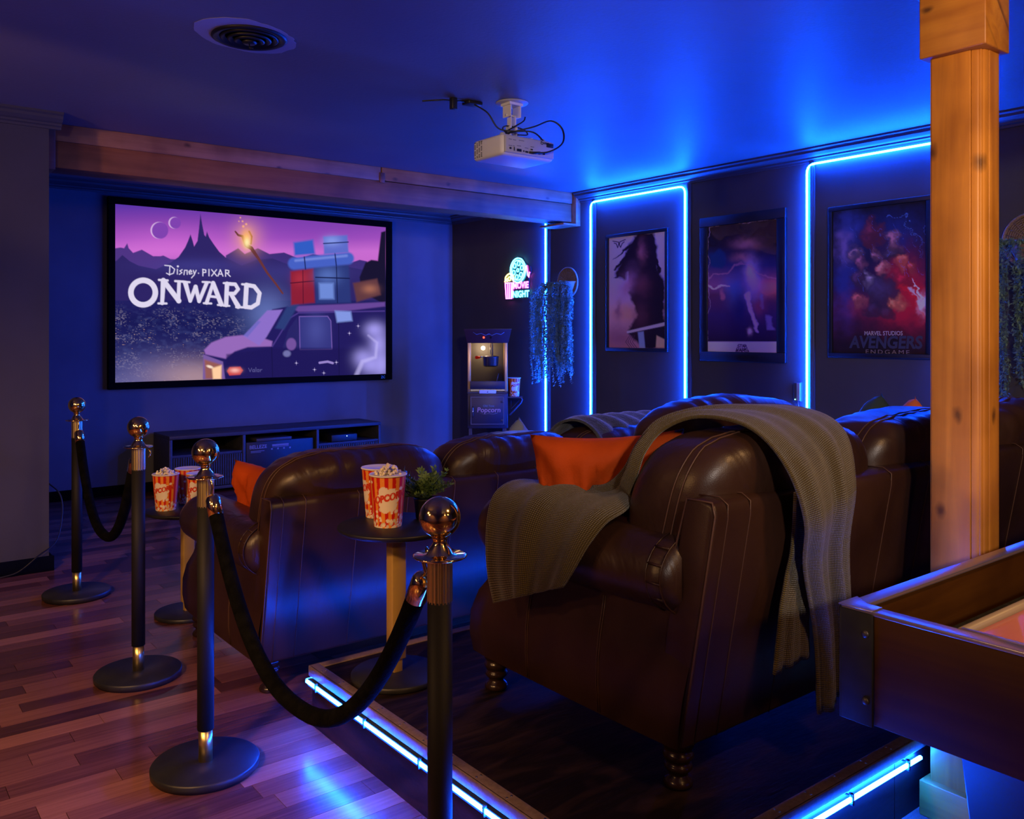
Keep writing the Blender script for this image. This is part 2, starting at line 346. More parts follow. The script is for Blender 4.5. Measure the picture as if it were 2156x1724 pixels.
# local: x 0..+dx, y 0..-dy  (left face looks to -x, front face to -y)
PX, PY = .092, -.132
MB().box(.006, PX-.004, PY+.004, -.004, .09, 2.25).build('core', M['colwood'], post, bevel=.003)
MB().box(-.004, .012, PY+.028, .0, .093, 2.08).build('face_board', M['colwood'], post, bevel=.002)
MB().box(-.002, .03, -.013, .004, .093, 2.08).build('edge_board', M['colwood'], post, bevel=.002)
MB().prism([(-.001, PY+.027), (.004, PY+.012), (.018, PY+.0), (.034, PY-.003), (.034, PY+.02), (.006, PY+.027)], 'z', .093, 2.08).build('corner_moulding', M['colwood'], post, bevel=.002)
MB().box(.036, PX+.002, PY-.004, PY+.012, .093, 2.08).build('face_board', M['colwood'], post, bevel=.002)
MB().box(-.028, PX+.022, PY-.022, .022, 2.074, 2.243).build('capital_block', M['colwoodh'], post, bevel=.004)
MB().box(-.028, PX+.022, PY-.022, .022, 0, .095).build('base_block', M['colwoodh'], post, bevel=.003)
MB().box(-.04, PX+.034, PY-.034, .034, 2.243, 2.262).build('cap_board', M['legwood'], post, bevel=.003)
bm2 = thing('support_beam', 'dark stained beam resting on the wooden post', 'beam', (2.43, 1.1, 2.262))
MB().box(-.1, .1, -3.6, .11, 0, HC-2.262).build('beam_body', M['legwood'], bm2, bevel=.004)
# ---------------------------------------------------------------- platform
PXL, PYN, PYF, PZ = 1.27, 1.20, 2.73, .20
plat = thing('seating_platform', 'low dark platform with metal nosing carrying the nearer sofa', 'platform', (0, 0, 0))
pd = noisy(mat('dark_platform_vinyl', rough=.55, spec=.15), (.009, .005, .005), (.036, .019, .015), scale=(1.2, 5, 1), ns=2.6, detail=8, bump=.15, lo=.42, hi=.75, dist=2)
rs = noisy(mat('dark_riser_panel', rough=.45, spec=.25), (.010, .005, .006), (.036, .014, .012), scale=(1, 2, 7), ns=2.5, detail=7, bump=.08, dist=1.2)
MB().box(PXL+.02, XR-.02, PYN+.02, PYF-.02, 0, PZ-.006).build('deck_core', M['void'], plat)
MB().box(PXL+.03, XR-.03, PYN+.03, PYF-.03, PZ-.008, PZ-.001).build('deck_top', pd, plat)
for i in range(4):
    a_, b_ = PXL+.012+i*.98, PXL+.012+(i+1)*.98-.003
    for y_ in (PYN+.01, PYF-.02): MB().box(a_, min(b_, XR-.02), y_, y_+.01, 0, PZ-.03).build('riser_panel', rs, plat)
for i in range(2): MB().box(PXL+.01, PXL+.02, PYN+.01+i*.76, PYN+.01+i*.76+.755, 0, PZ-.03).build('riser_panel', rs, plat)
nz = noisy(mat('aluminium_nosing', rough=.45, metal=.25), (.24, .16, .13), (.32, .22, .18), scale=(30, 30, 30), ns=3, bump=.05)
MB().box(PXL, PXL+.036, PYN, PYF, PZ-.006, PZ+.003).box(PXL-.002, PXL+.006, PYN, PYF, PZ-.03, PZ+.003).build('nosing', nz, plat, bevel=.002)
MB().box(PXL+.037, XR-.02, PYN, PYN+.036, PZ-.006, PZ+.003).box(PXL, XR-.02, PYN-.002, PYN+.006, PZ-.03, PZ+.003).build('nosing', nz, plat, bevel=.002)
MB().box(PXL+.037, XR-.02, PYF-.036, PYF, PZ-.006, PZ+.003).box(PXL, XR-.02, PYF-.006, PYF+.002, PZ-.03, PZ+.003).build('nosing', nz, plat, bevel=.002)
scr = MB()
for i in range(12):
    for yy in (.012, .026):
        scr.lathe([(.0035, 0), (.003, .0012), (0, .0014)], (PXL+yy, PYN+.08+i*.125, PZ+.003), 8)
        scr.lathe([(.0035, 0), (.003, .0012), (0, .0014)], (PXL+.1+i*.125, PYN+yy, PZ+.003), 8)
scr.build('screw_heads', M['steel'], plat)['kind'] = 'stuff'
ZL = PZ-.052
lt = thing('platform_light_tube', 'clear blue glowing rope light clipped under the platform edge', 'led light', (0, 0, 0))
MB().tube([(PXL-.003, PYF+.008, ZL), (PXL-.003, PYN-.003, ZL)], .006, 6).tube([(PXL-.003, PYN-.003, ZL), (2.376, PYN-.003, ZL)], .006, 6).build('tube', M['ledlow'], lt)
MB().tube([(PXL-.002, PYF+.016, ZL), (4.6, PYF+.016, ZL)], .006, 6).build('tube', M['ledback'], lt)
k = MB().box(PXL-.004, PXL+.0095, PYN-.004, PYF, ZL-.012, ZL-.008); k.box(PXL-.004, PXL+.0095, PYN-.004, PYF, ZL+.008, ZL+.011).build('channel', M['chan'], lt)
for i, y_ in enumerate((2.66, 2.33, 2.02, 1.72, 1.45)):
    MB().box(PXL-.012, PXL+.009, y_-.003, y_+.003, ZL-.011, ZL-.007).box(PXL-.012, PXL-.0095, y_-.0025, y_+.0025, ZL-.01, ZL+.018).box(PXL-.012, PXL+.009, y_-.003, y_+.003, ZL+.009, ZL+.012).lathe([(.006, 0), (.006, .006), (0, .008)], (PXL-.006, y_, ZL+.012), 8).build('clip', M['chan'], lt)
for x_ in (1.42, 1.72, 2.02, 2.3):
    MB().box(x_-.003, x_+.003, PYN-.012, PYN+.009, ZL-.011, ZL-.007).box(x_-.003, x_+.003, PYN-.012, PYN-.0095, ZL-.01, ZL+.018).box(x_-.003, x_+.003, PYN-.012, PYN+.009, ZL+.009, ZL+.012).lathe([(.006, 0), (.006, .006), (0, .008)], (x_, PYN-.006, ZL+.012), 8).build('clip', M['chan'], lt)
# ---------------------------------------------------------------- leather sofas
def superpt(q, c, h, p, wr=.006, seed=0, rake=0, off=0):
    q = Vector(q); r = (abs(q.x)**p+abs(q.y)**p+abs(q.z)**p)**(1/p); u = q/max(r, 1e-6)
    x, y, z = u.x*h[0], u.y*h[1], u.z*h[2]
    nrm = Vector((u.x, u.y, u.z))
    n = noise.noise(Vector((x*4+seed*7, y*5, z*5)))*wr*1.6
    if u.z > .3: n += math.sin((x+.25*y)*85+3*noise.noise(Vector((x*6, y*6, seed))))*wr*.35*min(1, (u.z-.3)*2)*(.5+noise.noise(Vector((x*3, seed*3, 1))))
    k = 1+(n+off)/max(h[1], .05)
    y2 = y*k+rake*z
    return Vector((c[0]+x*(1+n*.5+off/h[0]), c[1]+y2, c[2]+z*(1+(n+off)/h[2])))
def cube_pts(nx, ny, nz):
    pass
def superbox(mb, c, h, p=3.4, n=(22, 10, 12), wr=.006, seed=0, rake=0):
    nx, ny, nz = n
    G = lambda f, a, b_: mb.grid(lambda u, v: superpt(f(2*u-1, 2*v-1), c, h, p, wr, seed, rake), a, b_)
    G(lambda a, b_: (a, b_, 1), nx, ny); G(lambda a, b_: (a, -b_, -1), nx, ny)
    G(lambda a, b_: (a, -1, b_), nx, nz); G(lambda a, b_: (-a, 1, b_), nx, nz)
    G(lambda a, b_: (1, a, b_), ny, nz); G(lambda a, b_: (-1, -a, b_), ny, nz)
    return mb
def weld(o, d=.0008):
    bm = bmesh.new(); bm.from_mesh(o.data); bmesh.ops.remove_doubles(bm, verts=bm.verts, dist=d); bmesh.ops.recalc_face_normals(bm, faces=bm.faces)
    for f in bm.faces: f.smooth = True
    bm.to_mesh(o.data); bm.free(); return o
def ring(c, h, p, qy, seed, rake, n=14, wr=.006, axis='y'):
    pts = []
    for s, (ax, az, bx, bz) in enumerate(((-1, -1, -1, 1), (-1, 1, 1, 1), (1, 1, 1, -1), (1, -1, -1, -1))):
        for k in range(n):
            t = k/n; q = (ax+(bx-ax)*t, qy, az+(bz-az)*t); pts.append(superpt(q, c, h, p, wr, seed, rake, .0015))
    return pts
LEGPROF = [(.030, .0), (.036, .004), (.037, .012), (.033, .020), (.024, .027), (.023, .034), (.031, .040), (.036, .048), (.033, .056), (.027, .060), (.033, .066), (.039, .076), (.036, .086), (.030, .091), (.036, .096), (.041, .105), (.041, .122)]
RK = -.18
def yr(z): return RK*(z-.12)
def make_sofa(W, loc, label, seed0):
    t = thing('leather_sofa', label, 'sofa', loc, 0, 'dark brown leather sofas facing the screen')
    for xx in (.06, W-.06):
        for yy in (.06, .81): MB().lathe(LEGPROF, (xx, yy, 0), 20).build('leg', M['legwood'], t)
    # back frame
    MB().prism([(0, .12), (yr(.70), .70), (yr(.72)+.012, .728), (yr(.73)+.05, .735), (yr(.73)+.10, .728), (.03, .5), (.10, .12)], 'x', -.002, W+.002).build('back_frame', M['leatherside'], t, bevel=.012, seg=3)
    sm = MB()
    xs = [.045, .13, .345, .56, .78, 1.0, 1.22, 1.44, 1.66, 1.88, W-.2]
    for x in xs: sm.tube([(x, yr(z)-.0008, z) for z in (.125, .3, .5, .69)]+[(x, yr(.72)+.004, .722), (x, yr(.73)+.03, .737), (x, yr(.73)+.09, .734)], .0017, 5)
    for s in (0, W): sm.tube([(s, yr(z)-.001+.003, z) for z in (.13, .3, .5, .7)]+[(s, yr(.73)+.015, .73), (s, yr(.73)+.09, .73), (s, yr(.6)+.105, .6), (s, .035, .52)], .0028, 5)
    sm.build('seam', M['stitch'], t)['kind'] = 'stuff'
    # arms: bellied side panel and padded roll
    zs = [.12, .18, .25, .32, .38, .44, .50, .56]; yf = [.865, .875, .865, .83, .775, .745, .75, .77]; xo = [0, -.008, -.010, -.004, .008, .016, .02, .02]
    for side in (0, 1):
        def X(x): return x if side == 0 else W-x
        g = MB(); n = len(zs); NY = 16
        def P(u, v):
            i = min(int(v*(n-1)), n-2); f = v*(n-1)-i
            z = zs[i]*(1-f)+zs[i+1]*f; y1 = yf[i]*(1-f)+yf[i+1]*f; x0 = xo[i]*(1-f)+xo[i+1]*f; y0 = yr(z)+.01
            per = [(x0, y0)]+[(x0-.006*math.sin(PI*min(1, k/13))**.5, y0+(y1-.02-y0)*k/13) for k in range(1, 13)]+[(x0+.004, y1-.008), (x0+.02, y1), (.17, y1), (.18, y1-.01), (.18, y0)]
            a = per[min(int(round(u*17)), 17)]
            return (X(a[0]), a[1], z)
        g.grid(P, 17, 14); o = g.build('arm_panel', M['leatherside'], t)
        s2 = MB()
        for yy in (.27, .278, .565, .573):
            pts = []
            for z in (.125, .2, .27, .33, .39, .43):
                i = max(j for j in range(n) if zs[j] <= z); i = min(i, n-2); f = (z-zs[i])/(zs[i+1]-zs[i])
                pts.append((X(xo[i]*(1-f)+xo[i+1]*f-.0068), yy-.02*(z-.12), z))
            s2.tube(pts, .0015, 5)
        s2.build('seam', M['stitch'], t)['kind'] = 'stuff'
        # roll
        r_ = MB(); cx, cz, rx, rz = .062, .535, .118, .10
        def R(u, v):
            y = -.005+.815*v; a = 2*PI*u
            e = 1
            if v < .06: e = math.sqrt(max(0, 1-((.06-v)/.06)**2))*.25+.75
            if v > .90: e = math.sqrt(max(0, 1-((v-.90)/.10)**2*.9))
            n_ = noise.noise(Vector((math.cos(a), math.sin(a), y*6+seed0)))*.004
            sag = -.006*math.sin(PI*v)
            ww = (rx+n_)*e*(1+.05*math.sin(PI*v)); return (X(cx+math.cos(a)*ww), y, cz+sag+(rz+n_)*e*math.sin(a))
        r_.grid(R, 36, 30, wrap=True); b0 = len(r_.v)-36
        r_.f.append(tuple(range(36))[::-1]); r_.sm.append(True); r_.f.append(tuple(range(b0, b0+36))); r_.sm.append(True)
        r_.build('arm_roll', M['leather'], t)
        p_ = MB()
        for dy in (.016, .062): p_.tube([(X(cx+math.cos(a)*(rx+.001)), dy, cz-.002+(rz+.001)*math.sin(a)) for a in [k*2*PI/30 for k in range(30)]], .0022, 5, closed=True)
        for q in range(4):
            a = PI*(.75+.14*q); p_.tube([(X(cx+math.cos(a)*(rx+.0005)), .016, cz+(rz)*math.sin(a)), (X(cx+math.cos(a)*(rx-.001)), .062, cz+(rz-.001)*math.sin(a))], .0035, 5)
        p_.build('roll_seam', M['leather'], t)
    MB().box(.16, W-.16, .02, .83, .14, .33).build('seat_deck', M['leatherside'], t, bevel=.015)
    cw = (W-.32)/3
    for i in range(3):
        o = superbox(MB(), (.16+cw*(i+.5), .50, .40), (cw/2-.002, .36, .095), 5, seed=seed0+i+5).build('seat_cushion', M['leather'], t); weld(o)
    cw = (W-.14)/3
    for i in range(3):
        c = (.07+cw*(i+.5)-(.022 if i == 0 else 0), .105+.004*((i*7) % 3), .652); h = (cw/2-.002+(.024 if i == 0 else 0), .175, .225); sd = seed0+i
        o = superbox(MB(), c, h, 3.4, n=(38, 16, 18), wr=.010, seed=sd, rake=-.27).build('back_cushion', M['leather'], t); weld(o)
        s3 = MB()
        for qy in (-.18, -.32): s3.tube(ring(c, h, 3.4, qy, sd, -.27, 18, .010), .0022, 5, closed=True)
        s3.build('cushion_seam', M['stitch'], o)['kind'] = 'stuff'
    return t
sofaA = make_sofa(2.35, (1.60, 1.387, PZ), 'dark brown leather sofa on the raised platform, draped with an olive blanket', 1)
sofaB = make_sofa(2.32, (1.22, 3.03, 0), 'dark brown leather sofa standing on the wooden floor in the front row', 11)
# loose leather bolster on the nearer sofa
g = superbox(MB(), (0, 0, 0), (.365, .10, .115), 2.5, n=(34, 12, 12), wr=.012, seed=31).build('leather_bolster', M['leather']); weld(g)
g.location = (2.275, 1.80, 1.005); g.rotation_euler = (0, math.radians(-2), math.radians(-3)); tag(g, 'loose dark leather bolster behind the olive blanket on the nearer sofa', 'cushion')
# throw pillows
def pillow_mesh(name, m, size, seed, h=.075, piping=None):
    mb = MB()
    def F(sg):
        def f(u, v):
            a, b_ = 2*u-1, 2*v-1
            x = a*size*(1-.09*(1-b_*b_)); z = b_*size*(1-.09*(1-a*a))
            t = h*((1-a**4)*(1-b_**4))**.45
            t *= 1+.25*noise.noise(Vector((x*9+seed, z*9, sg)))
            w_ = .012*math.sin(a*9+b_*4+seed)*(1-a*a)*(1-b_*b_)+(.03*noise.noise(Vector((a*5+seed, b_*1.6, 3)))+.022*noise.noise(Vector((a*9+b_*5+seed, b_*2.5-a, 8))))*(1-b_**4)
            return (x, sg*t+w_, z)
        return f
    mb.grid(F(1), 26, 26); mb.grid(F(-1), 26, 26)
    o = mb.build(name, m); weld(o, .0005); return o
def velvet(name, c, s=.6):
    m = noisy(mat(name, c, .75, spec=.2, sheen=s), tuple(x*.8 for x in c), c, ns=8, bump=.15, bscale=220)
    m.node_tree.nodes['Principled BSDF'].inputs['Sheen Tint'].default_value = (*[min(1, x*1.5) for x in c], 1); return m
OR = velvet('orange_velvet', (.48, .060, .003), .25)
PG = 'throw pillows on the sofas'
def put(o, loc, rx, ry, rz, label):
    o.location = loc; o.rotation_mode = 'YXZ'; o.rotation_euler = (math.radians(rx), math.radians(ry), math.radians(rz)); tag(o, label, 'pillow', PG)
put(pillow_mesh('throw_pillow', OR, .225, 1), (1.83, 1.86, .815), 12, -3, -44, 'large orange velvet pillow against the arm of the nearer sofa')
put(pillow_mesh('throw_pillow', OR, .20, 5), (1.47, 3.50, .575), 10, 4, -65, 'orange velvet pillow on the left end of the front row sofa')
put(pillow_mesh('throw_pillow', velvet('teal_cloth', (.12, .25, .30), .2), .20, 9), (3.03, 1.72, .835), 14, 40, -5, 'teal pillow whose corner peeks over the nearer sofa back')
put(pillow_mesh('throw_pillow', velvet('rust_cloth', (.6, .14, .05), .2), .20, 13), (3.36, 1.77, .805), 14, 42, -5, 'rust orange pillow corner peeking over the sofa back beside the post')
put(pillow_mesh('throw_pillow', velvet('grey_cloth', (.22, .26, .34), .2), .20, 17), (2.70, 3.40, .635), 10, 38, 5, 'blue grey pillow standing up behind the middle of the front sofa')
# knitted blanket
km = mat('olive_knit', (.12, .085, .022), .9, spec=.15, sheen=.3); b = km.node_tree.nodes['Principled BSDF']
uvn = N(km, 'ShaderNodeAttribute', attribute_name='weave'); mp = N(km, 'ShaderNodeMapping'); mp.inputs['Scale'].default_value = (1, 1, 1); L(km, uvn.outputs['Vector'], mp.inputs[0])
w1 = N(km, 'ShaderNodeTexWave', Scale=52, Distortion=.6); w1.bands_direction = 'X'; L(km, mp.outputs[0], w1.inputs['Vector'])
w2 = N(km, 'ShaderNodeTexWave', Scale=62, Distortion=.8); w2.bands_direction = 'Y'; L(km, mp.outputs[0], w2.inputs['Vector'])
mm = N(km, 'ShaderNodeMath', operation='MULTIPLY'); L(km, w1.outputs[1], mm.inputs[0]); L(km, w2.outputs[1], mm.inputs[1])
r = N(km, 'ShaderNodeValToRGB'); r.color_ramp.elements[0].color = (.030, .020, .005, 1); r.color_ramp.elements[1].color = (.16, .11, .022, 1); r.color_ramp.elements[1].position = .7
L(km, mm.outputs[0], r.inputs[0]); L(km, r.outputs[0], b.inputs['Base Color'])
bp = N(km, 'ShaderNodeBump', Strength=.8, Distance=.004); L(km, mm.outputs[0], bp.inputs['Height']); L(km, bp.outputs[0], b.inputs['Normal'])
def ribbon(Ls, Rs, nw, ns, fold, seed, width_m):
    A = catmull(Ls, ns); B = catmull(Rs, ns); m_ = len(A)
    slen = [0]
    for i in range(1, m_): slen.append(slen[-1]+((A[i]+B[i])/2-(A[i-1]+B[i-1])/2).length)
    pts = []; wv = []
    fp = fold
    for i in range(m_):
        d = B[i]-A[i]; tn = ((A[min(i+1, m_-1)]+B[min(i+1, m_-1)])-(A[max(i-1, 0)]+B[max(i-1, 0)])).normalized()
        nr = d.cross(tn).normalized(); s_ = i/(m_-1)
        fa = np.interp(s_, fp[0], fp[1]); bow = np.interp(s_, fp[0], fp[2])
        for j in range(nw+1):
            u = j/nw
            f = fa*(.6*math.sin(u*2*PI*2.3+seed+2.2*s_)+.5*math.sin(u*2*PI*4.1+seed*2+3*s_)+.5*noise.noise(Vector((u*3, s_*7, seed))))
            env = min(1, u*8, (1-u)*8)
            pts.append(A[i]+d*u+nr*(f+bow*math.sin(PI*u))*1.0)
            wv.append((u*width_m, slen[i], 0))
    fs = [(i*(nw+1)+j, i*(nw+1)+j+1, (i+1)*(nw+1)+j+1, (i+1)*(nw+1)+j) for i in range(m_-1) for j in range(nw)]
    return pts, fs, wv
Ls = [(1.475, 1.95, .565), (1.478, 1.99, .66), (1.505, 2.03, .77), (1.555, 2.06, .845), (1.65, 2.07, .872), (1.76, 2.02, .855), (1.78, 1.86, .865), (1.77, 1.735, .93), (1.80, 1.70, 1.01), (1.90, 1.70, 1.075), (2.10, 1.64, 1.105), (2.16, 1.44, 1.115), (2.10, 1.265, 1.075), (2.03, 1.185, .95), (2.05, 1.215, .78), (2.10, 1.24, .58), (2.11, 1.245, .40)]
Rs = [(1.485, 1.68, .67), (1.488, 1.635, .73), (1.51, 1.61, .79), (1.56, 1.60, .84), (1.63, 1.60, .865), (1.68, 1.62, .885), (1.665, 1.625, .915), (1.655, 1.60, .96), (1.69, 1.60, 1.02), (1.76, 1.59, 1.075), (1.79, 1.49, 1.11), (1.78, 1.32, 1.095), (1.765, 1.20, 1.01), (1.80, 1.17, .88), (1.855, 1.21, .75), (1.94, 1.235, .56), (1.975, 1.245, .355)]
fold = ([0, .15, .3, .4, .5, .65, .78, .9, 1], [.012, .012, .008, .014, .012, .006, .008, .012, .014], [.015, .012, 0, .0, 0, .0, 0, .0, .0])
P1, F1, W1 = ribbon([Vector(p) for p in Ls], [Vector(p) for p in Rs], 36, 7, fold, 1.3, .5)
Ls2 = [(1.99, 1.262, .93), (1.97, 1.262, .80), (1.95, 1.268, .66), (1.96, 1.275, .50)]
Rs2 = [(1.87, 1.255, .93), (1.86, 1.258, .80), (1.83, 1.268, .66), (1.81, 1.275, .49)]
P2, F2, W2 = ribbon([Vector(p) for p in Ls2], [Vector(p) for p in Rs2], 16, 7, ([0, 1], [.003, .006], [0, 0]), 4, .3)
me = bpy.data.meshes.new('knitted_blanket'); me.from_pydata(P1+P2, [], F1+[tuple(i+len(P1) for i in f) for f in F2]); me.update()
at = me.attributes.new('weave', 'FLOAT_VECTOR', 'POINT'); at.data.foreach_set('vector', [c for w_ in W1+W2 for c in w_])
me.polygons.foreach_set('use_smooth', [True]*len(me.polygons))
bl = link('knitted_blanket', me, km); so = bl.modifiers.new('thickness', 'SOLIDIFY'); so.thickness = .009; so.offset = 0
tag(bl, 'olive green knitted blanket draped over the arm and back of the nearer sofa', 'blanket')
# dark throw on the far cushion of the front sofa
def TH(u, v):
    x = 2.83+.55*u; a = -.35+ (2.9)*v; y = 3.13+.21*math.cos(PI-a)*1.0; z = .66+.245*math.sin(a)**.9 if math.sin(a) > 0 else .66
    z = .66+.245*math.sin(a)
    return (x+.02*math.sin(v*5), y+.006*math.sin(u*23+v*4), z+.008*math.sin(u*31+v*6))
o = MB().grid(TH, 40, 22).build('folded_throw', noisy(mat('charcoal_throw', rough=.9, sheen=.3), (.03, .035, .045), (.05, .055, .07), scale=(1, 1, 1), ns=30, bump=.4, bscale=120))
so = o.modifiers.new('thickness', 'SOLIDIFY'); so.thickness = .012; so.offset = 1
tag(o, 'dark grey throw folded over the far cushion of the front row sofa', 'blanket')
# ---------------------------------------------------------------- stanchions and ropes
def make_stanchion(loc, label):
    t = thing('rope_stanchion', label, 'stanchion', loc, 0, 'black and gold rope stanchions')
    MB().lathe([(0, 0), (.150, 0), (.152, .006), (.157, .008), (.158, .024), (.154, .029), (0, .030)], n=56).build('base', M['basedisk'], t)
    MB().lathe([(.0205, .029), (.0205, .128)], n=32).build('lower_sleeve', M['brassrib'], t)
    MB().lathe([(.0205, .124), (.0245, .124), (.0245, .80), (.0205, .80)], n=32).build('pole', M['blackmatte'], t)
    prof = []
    n = 60; vs = MB()
    vs.grid(lambda u, v: ((.0243+.0006*math.cos(u*2*PI*20))*math.cos(u*2*PI), (.0243+.0006*math.cos(u*2*PI*20))*math.sin(u*2*PI), .797+.085*v), 120, 1, wrap=True).build('upper_sleeve', M['brassrib'], t)
    MB().lathe([(0, .880), (.03, .881), (.050, .884), (.0535, .887), (.050, .889), (.034, .888), (.026, .892), (.021, .902), (.016, .908), (.0135, .914), (.0145, .919), (.0165, .923), (.0145, .927), (.016, .930), (0, .93)], n=48).build('collar', M['brass'], t)
    MB().lathe([(.0405*math.sin(a), .962-.0405*math.cos(a)) for a in [PI*k/24 for k in range(25)]], n=48).build('ball_finial', M['brass'], t)
    return t
ST = [(.978, 4.80), (.933, 3.52), (.8956, 2.648), (.938, 1.425)]
LB = ['gold topped black stanchion farthest away, beside the grey wall end', 'gold topped black stanchion second from the left, standing before the console', 'gold topped black stanchion in front of the leather sofa arm and small bucket table', 'nearest gold topped black stanchion in front of the platform']
s0 = make_stanchion((*ST[0], 0), LB[0]); SS = [s0]
for p, lb in zip(ST[1:], LB[1:]):
    c = copy_tree(s0); c.location = (*p, 0); c['label'] = lb; SS.append(c)
# small empty hook on the second stanchion
MB().tube([(.03, -.03, .878), (.036, -.036, .868), (.034, -.034, .855), (.03, -.03, .846)], .0035, 6).build('hook', M['brass'], SS[1])
rope_m = noisy(mat('black_velvet_rope', (.008, .008, .008), .95, spec=.05, sheen=0), (.002, .002, .002), (.005, .005, .005), ns=30, bump=.5, bscale=150)
def rope(a, b_, sag, label, skew=0):
    t = thing('velvet_rope', label, 'rope', (0, 0, 0), 0, 'black velvet ropes')
    A = Vector((*a, .85)); B = Vector((*b_, .85)); d = (B-A).normalized()
    A2 = A+d*.075; B2 = B-d*.075; pts = []
    for k in range(33):
        u = k/32; p = A2.lerp(B2, u); c = (2*u-1)
        p.z = .80-sag*(1-abs(c)**2.3); pts.append(p)
    MB().tube(pts, .0205, 14).build('rope_cord', rope_m, t)
    for P, Q, E in ((pts[0], pts[1], A), (pts[-1], pts[-2], B)):
        ax = (P-Q).normalized(); e1 = P+ax*.045
        MB().tube([P-ax*.02, P-ax*.0195, P+ax*.03, P+ax*.04, P+ax*.045], [.0205, .0222, .0222, .018, .008], 20).build('end_cap', M['brass'], t)
        h = Vector((E.x, E.y, .884))-e1; s_ = d if E is A else -d
        q = Vector((E.x, E.y, .884))+s_*.045
        MB().tube([e1, e1+ax*.008, e1.lerp(q, .5)+s_*.008, q+Vector((0, 0, -.004)), q+Vector((0, 0, .008)), q-s_*.012], .0042, 8).build('snap_hook', M['brass'], t)
    return t
rope(ST[0], ST[1], .37, 'black velvet rope slung between the two farther stanchions')
rope(ST[2], ST[3], .41, 'black velvet rope slung between the two nearer stanchions')
# ---------------------------------------------------------------- round side tables
def side_table(loc, label):
    t = thing('side_table', label, 'table', loc, 0, 'round black and gold side tables')
    MB().lathe([(0, .478), (.17, .478), (.186, .484), (.190, .492), (.190, .496), (.187, .499), (0, .4985)], n=64).build('table_top', M['black'], t)
    MB().box(-.027, .027, -.02, .02, .06, .478).build('post', M['gold'], t, bevel=.004)
    MB().box(-.017, .017, -.014, .014, .018, .075).build('post_foot', M['gold'], t, bevel=.003)
    MB().lathe([(0, 0), (.143, 0), (.147, .004), (.147, .016), (.143, .02), (0, .021)], n=56).build('base', M['basedisk'], t)
    return t
T1 = (1.456, 2.47, PZ); T2 = (1.326, 4.17, 0)
side_table(T1, 'round black side table with a gold post standing on the platform corner')
t2 = copy_tree([o for o in COL.objects if o.name == 'side_table'][0]); t2.location = T2; t2['label'] = 'round black side table with a gold post on the floor beside the front sofa'
for o in [t2]: o.rotation_euler = (0, 0, .1)
# ---------------------------------------------------------------- popcorn buckets
NB, NH = 168, 60; rb, rt, hb = .0445, .0585, .165
def bucket_mesh():
    mb = MB()
    mb.grid(lambda u, v: ((rb+(rt-rb)*v)*math.cos(2*PI*u), (rb+(rt-rb)*v)*math.sin(2*PI*u), hb*v), NB, NH, wrap=True)
    me = bpy.data.meshes.new('bucket_wall'); me.from_pydata(mb.v, [], mb.f); me.update()
    me.polygons.foreach_set('use_smooth', [True]*len(me.polygons))
    P = np.array(mb.v); th = np.arctan2(P[:, 1], P[:, 0]); h = P[:, 2]/hb
    col = np.zeros((len(P), 4)); col[:, 3] = 1
    red = np.array(s2l((205, 22, 12))); yel = np.array(s2l((242, 150, 50))); wh = np.array(s2l((240, 228, 215)))
    st = np.sin(th*14) > 0; col[:, :3] = np.where(st[:, None], red, yel)
    # white cloud patch facing -y
    d = (th+PI/2+PI) % (2*PI)-PI; xx = d*.052; zz = P[:, 2]-.092
    cl = np.zeros(len(P), bool)
    for cx, cz, r_ in ((-.014, .024, .017), (.01, .018, .018), (.022, .004, .016), (-.024, .004, .014), (.0, .0, .022), (.012, -.02, .018), (-.01, -.026, .018), (-.02, -.012, .013)):
        cl |= (xx-cx)**2+(zz-cz)**2 < r_*r_
    cl2 = np.zeros(len(P), bool)
    d2 = (th-PI/2+PI) % (2*PI)-PI
    for cx, cz, r_ in ((-.014, .024, .017), (.01, .018, .018), (.0, .0, .026), (.012, -.02, .018), (-.01, -.026, .018)):
        cl2 |= (d2*.052-cx)**2+(zz-cz)**2 < r_*r_
    rg = np.random.RandomState(4); sp = np.zeros(len(P), bool); gap = np.zeros(len(P))
    for i in range(150):
        a, z_ = rg.uniform(-PI, PI), (rg.uniform(0, 1)**2)*.045 if i < 120 else rg.uniform(.04, .15); r_ = rg.uniform(.0035, .0065)
        dd = (th-a+PI) % (2*PI)-PI; q = np.hypot(dd*.05, P[:, 2]-z_) < r_; sp |= q
        gap = np.where(q, i % 3, gap)
    c3 = np.where(gap[:, None] == 1, wh*.8, wh)
    col[sp, :3] = c3[sp]; col[cl | cl2, :3] = wh
    at = me.color_attributes.new('paint', 'FLOAT_COLOR', 'POINT'); at.data.foreach_set('color', col.ravel()); return me
bw = bucket_mesh(); pmat = attr_mat('printed_card', .45); bw.materials.append(pmat)
red_ink = mat('orange_red_ink', s2l((214, 60, 25)), .5)
kern = noisy(mat('popcorn_flake', rough=.8, spec=.2), (.78, .62, .36), (.92, .86, .72), ns=60, lo=.3, hi=.5)
